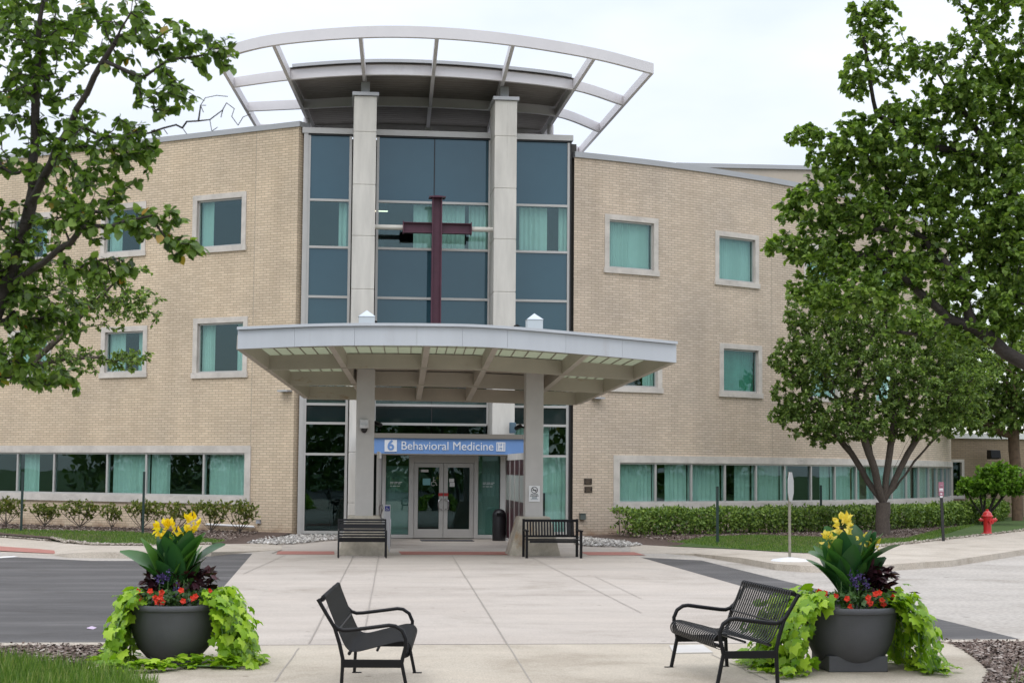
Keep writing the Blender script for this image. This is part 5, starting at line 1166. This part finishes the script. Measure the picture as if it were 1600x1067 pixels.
# no smoking sign on right column
Yk = -10.535; p = AY(835, 771, Yk); t = thing('no_smoking_sign', p, 'white no smoking notice on the right canopy column', 'sign'); x, z = p.x, p.z; w_, h_ = .13, .185
mb = MB(); mb.box(x - w_, x + w_, Yk, Yk + .008, z - h_, z + h_); mb.build('sign_plate', M_white, t)
M_ink = mat('ink_black', (.05, .05, .055), .6); mb = MB(); yk = Yk - .004; zc = z + .085
mb.tube([(x + .072 * math.cos(v), yk, zc + .072 * math.sin(v)) for v in np.linspace(0, 6.2832, 25)], .008, 5, False)
mb.tube([(x - .05, yk, zc + .05), (x + .05, yk, zc - .05)], .008, 5); mb.box(x - .045, x + .05, yk - .003, yk + .003, zc - .013, zc + .006); mb.build('no_smoking_symbol', M_ink, t)
txt('SMOKE FREE', .030, M_ink, t, (x, yk, z - .02), ext=.001, bold=.001); txt('ENVIRONMENT', .030, M_ink, t, (x, yk, z - .055), ext=.001, bold=.001)
mb = MB(); mb.box(x - .06, x + .06, yk - .001, yk + .002, z - .11, z - .08); mb.box(x - .085, x + .085, yk - .001, yk + .002, z - .137, z - .125); mb.build('small_print', mat('ink_grey', (.25, .3, .32), .6), t)
# bronze plaques
for i, (px, py, lab) in enumerate(((918.5, 752, 'upper of the two dark bronze plaques on the brick right of the glass'), (919, 764.5, 'lower of the two dark bronze plaques on the brick right of the glass'))):
    s, z = WR.sz(px, py); p = WR.at(s, z, .0); t = thing('wall_plaque', p, lab, 'plaque', None); mb = MB(); sb(mb, WR, s - .13, s + .13, z - .088, z + .088, .002, .02); mb.build('plate', mat('bronze_dark', (.035, .025, .02), .4, metal=.3), t)
    mb = MB()
    for k in range(4): sb(mb, WR, s - .10 + .012 * (k % 2), s + .10 - .02 * (k % 3), z + .055 - .038 * k, z + .066 - .038 * k, .02, .0225)
    mb.build('lettering', mat('bronze_light', (.22, .16, .11), .4, metal=.4), t)
s, z = WR.sz(909, 807); p = WR.at(s, z, 0); t = thing('electrical_box', p, 'small grey green electrical outlet box low on the wall left of the hedge', 'box'); mb = MB(); sb(mb, WR, s - .09, s + .09, z - .09, z + .09, .002, .10); mb.build('box', mat('box_grey', (.10, .12, .11), .5), t, bevel=.006); mb = MB(); sb(mb, WR, s - .10, s + .10, z + .092, z + .105, .002, .12); mb.build('lid', mat('box_grey', 0), t)
s, z = WL.sz(405, 815); p = WL.at(s, z, 0); t = thing('electrical_box', p, 'small pale outlet box low on the brick of the left wing', 'box'); mb = MB(); sb(mb, WL, s - .07, s + .07, z - .05, z + .05, .002, .07); mb.build('box', mat('box_pale', (.40, .42, .45), .5), t, bevel=.005); mb = MB(); sb(mb, WL, s - .078, s + .078, z + .052, z + .06, .002, .085); mb.build('lid', mat('box_pale', 0), t)
s0, s1 = WL.sz(325, 820)[0], WL.sz(400, 820)[0]; t = thing('wall_pipe', WL.at((s0 + s1) / 2, .2, .1), 'thin white pipe along the foot of the left wing behind the bare azaleas', 'pipe'); mb = MB(); mb.tube([WL.at(s0, .28, .08), WL.at(s1, .25, .08)], .035, 8); mb.build('pipe', M_white, t, smooth=True)
# wall floodlight rails under the canopy sides
for px, py, P, lab in ((449, 611, WL, 'short grey bracket on the left wing brick beside the canopy'), (931, 622, WR, 'short grey bracket on the right wing brick beside the canopy')):
    s, z = P.sz(px, py); t = thing('wall_bracket', P.at(s, z, 0), lab, 'bracket'); mb = MB(); sb(mb, P, s - .18, s + .18, z - .025, z + .025, .002, .25); mb.build('bracket', M_coping, t)
# utility cover in the pavement
p = G(1083, 1014); mb = MB(); q = [G(x, y, .013) for x, y in ((1046, 1009), (1098, 1008), (1114, 1020), (1052, 1021))]; mb.face(q[::-1]); mb.face([v + _z * .012 for v in q]); 
for a_, b_ in zip(q, q[1:] + q[:1]): mb.face([a_, b_, b_ + _z * .012, a_ + _z * .012])
tag(mb.build('utility_cover', mat('cover_concrete', (.52, .50, .47), .7, var=.08)), 'pale square utility cover set in the pavement behind the right bench', 'cover')

# ================================================================ PLANTERS
M_pot = mat('pot_charcoal', (.085, .088, .096), .55, var=.15, vscale=2.5, bump=.5, bscale=220, spec=.5)
M_lime_leaf = leafmat('lime_leaf', [(0, (.13, .27, .012)), (.5, (.25, .43, .02)), (1, (.40, .57, .05))], .30, .42)
M_canna = leafmat('canna_leaf', [(0, (.020, .075, .028)), (.5, (.040, .13, .035)), (.8, (.085, .21, .04)), (1, (.12, .27, .05))], .25, .28)
M_yel = leafmat('yellow_petal', [(0, (.80, .55, .01)), (1, (.95, .80, .05))], .3, .5)
M_yelp = leafmat('pale_yellow_petal', [(0, (.78, .58, .08)), (1, (.92, .80, .22))], .3, .5)
M_redp = leafmat('red_petal', [(0, (.55, .02, .008)), (1, (.85, .06, .02))], .2, .5)
M_pur = leafmat('purple_petal', [(0, (.05, .03, .14)), (1, (.16, .11, .32))], .2, .5)
M_col = leafmat('coleus_leaf', [(0, (.016, .006, .010)), (.7, (.045, .014, .022)), (1, (.12, .035, .045))], .12, .4)
M_imp = leafmat('impatiens_leaf', [(0, (.025, .06, .018)), (1, (.08, .17, .035))], .25, .4)
M_stem = mat('green_stem', (.10, .20, .06), .5)
M_soil = mat('potting_soil', (.025, .018, .013), .95)
def planter(c, side, seed, K):
    before = set(C.objects)
    rg = np.random.default_rng(seed); r_ = random.Random(seed); cx, cy, cz = c; L_ = 'left' if side < 0 else 'right'; O = Vector(c)
    t = thing('flower_pot', O, f'round charcoal bowl planter on a square foot, the {L_} one of the two', 'planter', None)
    mb = MB(); a = .27 if side > 0 else .20; mb.box(cx - a, cx + a, cy - a, cy + a, cz, cz + .14); mb.build('foot', M_pot, t, bevel=.008)
    mb = MB(); mb.lathe([(.04, .012), (.16, .018), (.255, .06), (.335, .15), (.385, .26), (.412, .38), (.425, .49), (.432, .515), (.447, .52), (.452, .535), (.452, .555), (.44, .57), (.42, .57), (.41, .54), (.405, .50)], 56, O); mb.build('bowl', M_pot, t, smooth=True)
    mb = MB(); mb.lathe([(0, .535), (.41, .525)], 24, O); mb.build('soil', M_soil, t)
    # --- sweet potato vine on both flanks
    def vine(flank, lab):
        tv = thing('sweet_potato_vine', O + Vector((flank * .5, 0, .5)), lab, 'vine'); P = []; Dd = []; Nn = []; S = []; mb = MB()
        big = (flank > 0) if side < 0 else (flank < 0)
        ns = 19 if big else 15; X0, X1 = {(-1, 1): (.43, .72), (-1, -1): (.40, .56), (1, -1): (.50, .84), (1, 1): (.47, .66)}[(side, flank)]
        for i in range(ns):
            th = lerp(-44, 44, i / (ns - 1)) + r_.uniform(-5, 5); cth = math.cos(math.radians(th)); th = math.radians(th if flank > 0 else 180 + th); u = Vector((math.cos(th), math.sin(th), 0)); reach = min(.95, r_.uniform(X0, X1) / cth)
            pts = [O + u * .37 + _z * .60, O + u * min(.47, reach * .9) + _z * r_.uniform(.63, .69), O + u * (reach * .86) + _z * r_.uniform(.50, .60), O + u * reach + _z * .34, O + u * (reach + .0) + _z * .12, O + u * (reach + r_.uniform(-.02, .08)) + _z * .04]
            if r_.random() < .55: pts.append(O + u * (reach + r_.uniform(.08, .20)) + Vector((r_.uniform(-.1, .1), r_.uniform(-.1, .1), .035)))
            mb.tube(pts, .0045, 5, False)
            for a_, b_ in zip(pts, pts[1:]):
                n = max(2, int((b_ - a_).length / .024))
                for k in range(n):
                    q = lerp(a_, b_, (k + r_.random()) / n); o_ = Vector((r_.gauss(0, .045), r_.gauss(0, .045), r_.gauss(0, .03))); q = q + o_ + u * .02; q.z = max(q.z, cz + .03)
                    tdir = (b_ - a_).normalized(); low = q.z < cz + .10
                    d = tdir * .5 + u * .45 + Vector((r_.gauss(0, .5), r_.gauss(0, .5), -.35 if not low else .1)); nv = u * (.9 if not low else .1) + _z * (.75 if not low else 1) + Vector((r_.gauss(0, .3), r_.gauss(0, .3), 0))
                    P.append(tuple(q)); Dd.append(tuple(d)); Nn.append(tuple(nv)); S.append(r_.uniform(.07, .125))
        S = np.array(S); V, F = scatter(np.array(P), np.array(Dd), np.array(Nn), np.column_stack([S * .92, S, S * 1.3]), LOBE, rg); npmesh('foliage', V, F, M_lime_leaf, tv); mb.build('stems', M_stem, tv)
    vine(1, f'lime green sweet potato vine spilling over the right flank of the {L_} pot'); vine(-1, f'lime green sweet potato vine spilling over the left flank of the {L_} pot')
    if side < 0:                                              # runner on the ground before the left pot
        tv = thing('sweet_potato_vine', O + Vector((0, -.55, 0)), 'runner of lime green vine creeping on the pavement before the left pot', 'vine'); n = 170; X = rg.uniform(-.55, .60, n)
        P = np.column_stack([cx + X, cy - .52 + .10 * np.sin(X * 5) + rg.normal(size=n) * .06 - .16 * (X < .1), cz + rg.uniform(.025, .11, n)]); D_ = unit(n, rg); D_[:, 2] = abs(D_[:, 2]) * .3; Nn = unit(n, rg) * .45; Nn[:, 2] += 1; S = rg.uniform(.06, .11, n)
        V, F = scatter(P, D_, Nn, np.column_stack([S * .92, S, S]), LOBE, rg); npmesh('foliage', V, F, M_lime_leaf, tv)
        mb = MB(); mb.tube([(cx + x_, cy - .52 + .10 * math.sin(x_ * 5) - .1, cz + .03) for x_ in np.linspace(-.55, .6, 14)], .005, 5); mb.build('stems', M_stem, tv)
    # --- canna
    tv = thing('canna_lily', O + _z * .55, f'broad leaved canna lily with yellow flowers in the {L_} pot', 'plant')
    specs = [(-78, .34, .60, 1.25), (-50, .50, .46, .4), (-28, .62, .42, .25), (-8, .66, .42, .25), (12, .60, .46, .3), (35, .62, .44, .3), (60, .56, .50, .6), (80, .46, .60, 1.2), (-30, .40, .5, .5), (25, .42, .5, .5), (0, .36, .46, .45), (-55, .34, .46, .7), (50, .36, .46, .7), (170, .62, .5, .3), (-170, .6, .5, .35), (-110, .28, .42, 1.0), (150, .44, .40, .6), (-150, .46, .40, .6), (110, .3, .40, .9), (-62, .20, .42, 1.0), (48, .22, .46, .9), (-20, .28, .36, .7), (22, .26, .34, .6)]
    V = []; F = []
    for az, h0, Ln, lean in specs:
        a = math.radians(az + r_.uniform(-10, 10)); u = Vector((math.sin(a), -math.cos(a) * .8 if abs(az) < 100 else .7, 0)).normalized(); u = Vector((math.sin(math.radians(az)), r_.uniform(-.75, .1) if abs(az) < 100 else r_.uniform(.1, .6), 0)).normalized()
        if side > 0: h0 *= .92
        b = O + Vector((r_.uniform(-.07, .07), r_.uniform(-.05, .07), .56 + h0 * .45)) + u * .05; side_ = Vector((-u.y, u.x, 0)); W = r_.uniform(.115, .145) * (Ln / .45); n = 9; base = len(V); tw = r_.uniform(-.6, .6)
        prevp = b; ang = 1.45 - lean * .35
        for k in range(n + 1):
            f = k / n; w_ = W * (math.sin(math.pi * min(1, f * .93 + .045) ** .85) ** .8); d = u * math.cos(ang - f * lean * .55) + _z * math.sin(ang - f * lean * .55); nrm = (-u * math.sin(ang - f * lean * .55) + _z * math.cos(ang - f * lean * .55)); sd = (side_ * math.cos(tw) + nrm * math.sin(tw))
            if k: prevp = prevp + d * (Ln / n)
            V += [tuple(prevp - sd * w_ + nrm * w_ * .22), tuple(prevp), tuple(prevp + sd * w_ + nrm * w_ * .22)]
        for k in range(n):
            q = base + 3 * k
            for j in (0, 1): F += [(q + j, q + j + 1, q + j + 4), (q + j, q + j + 4, q + j + 3)]
    npmesh('leaves', np.array(V), np.array(F), M_canna, tv, smooth=True)
    mb = MB(); fl_ = [(-.14, 1.28), (-.045, 1.27), (.085, 1.22), (.155, 1.34), (.02, 1.02)] if side < 0 else [(-.21, 1.16), (-.06, 1.30), (.125, 1.17), (.235, 1.10), (-.025, 1.00)]
    for x, z in fl_: mb.tube([O + Vector((x * .25, .02, .56)), O + Vector((x * .6, -.02, z * .7)), O + Vector((x, -.04, z - .06))], [.012, .009, .006], 6)
    for k in range(7): a = k * .9; mb.tube([O + Vector((.05 * math.cos(a), .05 * math.sin(a), .54)), O + Vector((.09 * math.cos(a), .07 * math.sin(a), .95))], [.018, .008], 6)
    mb.build('stalks', M_stem, tv, smooth=True)
    for j, (x, z) in enumerate(fl_):
        n = (22, 24, 22, 24, 16)[j]; sz_ = (.068, .068, .070, .076, .060)[j]
        if side > 0: n = (18, 34, 6, 16, 10)[j]; sz_ = (.062, .074, .042, .062, .052)[j]
        cc = np.array(O + Vector((x, -.04, z))); P = cc + unit(n, rg) * np.array([.035, .03, .045]) * (1.25 if side > 0 and j == 1 else 1); D_ = (P - cc) / .04 + np.array([0, -.2, .35]); V2, F2 = scatter(P, D_, unit(n, rg), np.column_stack([np.full(n, sz_ * .75), rg.uniform(.7, 1.25, n) * sz_, np.full(n, sz_ * 3)]), ROUND, rg)
        npmesh('flower', V2, F2, M_yel if side < 0 else M_yelp, tv)
    # --- coleus
    tv = thing('coleus', O + Vector((.1, 0, .6)), 'dark purple coleus ' + ('wrapped round the canna stems in the left pot' if side < 0 else 'standing behind the red flowers at the right of the right pot'), 'plant')
    n = 260; P = []
    for i in range(n):
        if side < 0: x = rg.uniform(-.27, .34); z = .66 + rg.random() * (.20 if abs(x) < .1 else .22) * (1 - abs(x - .1) * .8); y = rg.uniform(-.16, .18)
        else: x = .10 + abs(rg.normal()) * .13; z = .66 + rg.random() * .26 * (1 - abs(x - .2)); y = rg.uniform(-.10, .22)
        P.append((cx + x, cy + y, cz + z))
    P = np.array(P); D_ = (P - np.array([cx, cy + .05, cz + .6])) * 2 + unit(n, rg) * .6; D_[:, 2] -= .25; Nn = unit(n, rg) * .5; Nn[:, 2] += .8; S = rg.uniform(.07, .12, n); V2, F2 = scatter(P, D_, Nn, np.column_stack([S * .85, S, S * 1.6]), ROUND, rg); npmesh('foliage', V2, F2, M_col, tv)
    mb = MB()
    for k in range(10): q = P[k * 20]; mb.tube([O + Vector((.1 * (1 if side > 0 else (-1) ** k), 0, .54)), q], .006, 5)
    mb.build('stems', M_barkd, tv)
    # --- impatiens
    tv = thing('impatiens', O + Vector((0, -.2, .56)), f'low mound of red impatiens along the front rim of the {L_} pot', 'plant')
    n = 520; x = rg.uniform(-.40, .40, n); P = np.column_stack([cx + x, cy - np.sqrt(np.maximum(.39 ** 2 - x ** 2, .0)) * rg.uniform(.35, 1.0, n), cz + .57 + rg.random(n) ** .7 * .12]); Nn = unit(n, rg) * .6; Nn[:, 2] += 1; Nn[:, 1] -= .4; V2, F2 = scatter(P, unit(n, rg), Nn, rg.uniform(.035, .065, n), LEAF, rg); npmesh('foliage', V2, F2, M_imp, tv)
    spots = [(-.33, .66), (-.31, .60), (-.28, .58), (-.20, .67), (-.15, .61), (-.10, .61), (-.13, .57), (-.08, .57), (-.09, .66), (.09, .68), (.11, .58), (.22, .62), (.34, .66), (.19, .60)] if side < 0 else [(-.38, .62), (-.34, .67), (-.30, .66), (-.30, .61), (-.25, .62), (-.22, .64), (-.13, .62), (.05, .60), (.08, .58), (.06, .63), (.17, .67), (.20, .60), (.22, .57), (.13, .66), (.36, .62), (-.10, .55)]
    for (x, z) in spots:
        y = -math.sqrt(max(.40 ** 2 - x * x, .0)) * .92; c_ = np.array([cx + x, cy + y - .01, cz + z + .035]); n = 5; an = np.arange(n) * 1.2566 + rg.random(); D_ = np.column_stack([np.cos(an), np.full(n, -.15), np.sin(an)]); Nn = np.tile(np.array([0.1 * rg.normal(), -1, .5]), (n, 1)); V2, F2 = scatter(np.tile(c_, (n, 1)), D_, Nn, np.column_stack([np.full(n, .042), np.full(n, .032), np.full(n, .05)]), ROUND, rg); npmesh('flower', V2, F2, M_redp, tv)
    # --- purple spikes
    tv = thing('angelonia', O + Vector((0, -.1, .6)), f'purple flower spikes behind the red flowers of the {L_} pot', 'plant')
    for j, (x, z) in enumerate(((-.13, .80), (-.09, .82), (-.05, .84), (.03, .70)) if side < 0 else ((-.04, .82), (.04, .83), (.10, .78), (.0, .76))):
        n = 30; cc = np.array(O + Vector((x, -.20, z))); P = cc + rg.normal(size=(n, 3)) * np.array([.014, .014, .032]); V2, F2 = scatter(P, unit(n, rg), unit(n, rg), rg.uniform(.018, .030, n), ROUND, rg); npmesh('flower', V2, F2, M_pur, tv)
    for x in (-.13, -.05, .03, .1): mb = MB(); mb.tube([O + Vector((x, -.18, .55)), O + Vector((x, -.20, .80))], .004, 5); mb.build('stem', M_stem, tv)
    n = 160; P = np.column_stack([cx + rg.uniform(-.14, .14, n), cy - .19 + rg.normal(size=n) * .03, cz + rg.uniform(.60, .80, n)]); V2, F2 = scatter(P, unit(n, rg) + np.array([0, 0, .5]), unit(n, rg), np.column_stack([np.full(n, .012), rg.uniform(.03, .05, n), np.full(n, .01)]), LEAF, rg); npmesh('foliage', V2, F2, M_imp, tv)
    for o in set(C.objects) - before:
        if o.parent is None: o.location = O + (o.location - O) * K; o.scale = (K, K, K)
pL = G(265, 1040); pR = G(1343, 1052)
planter((pL.x + .02, pL.y + .18, .012), -1, 101, 1.06)
planter((pR.x, pR.y + .33, .012), 1, 202, 1.12)

# scrap of mauve paper on the asphalt
p = G(143, 982, .006); mb = MB(); h = [(-.05, -.04, .01), (.03, -.05, .0), (.06, .02, .015), (.01, .06, .0), (-.06, .03, .012), (0, 0, .035)]
for i in range(5): mb.face([p + Vector(h[i]), p + Vector(h[(i + 1) % 5]), p + Vector(h[5])])
tag(mb.build('paper_scrap', mat('mauve_paper', (.55, .45, .58), .8)), 'crumpled mauve paper scrap lying on the left asphalt', 'litter')
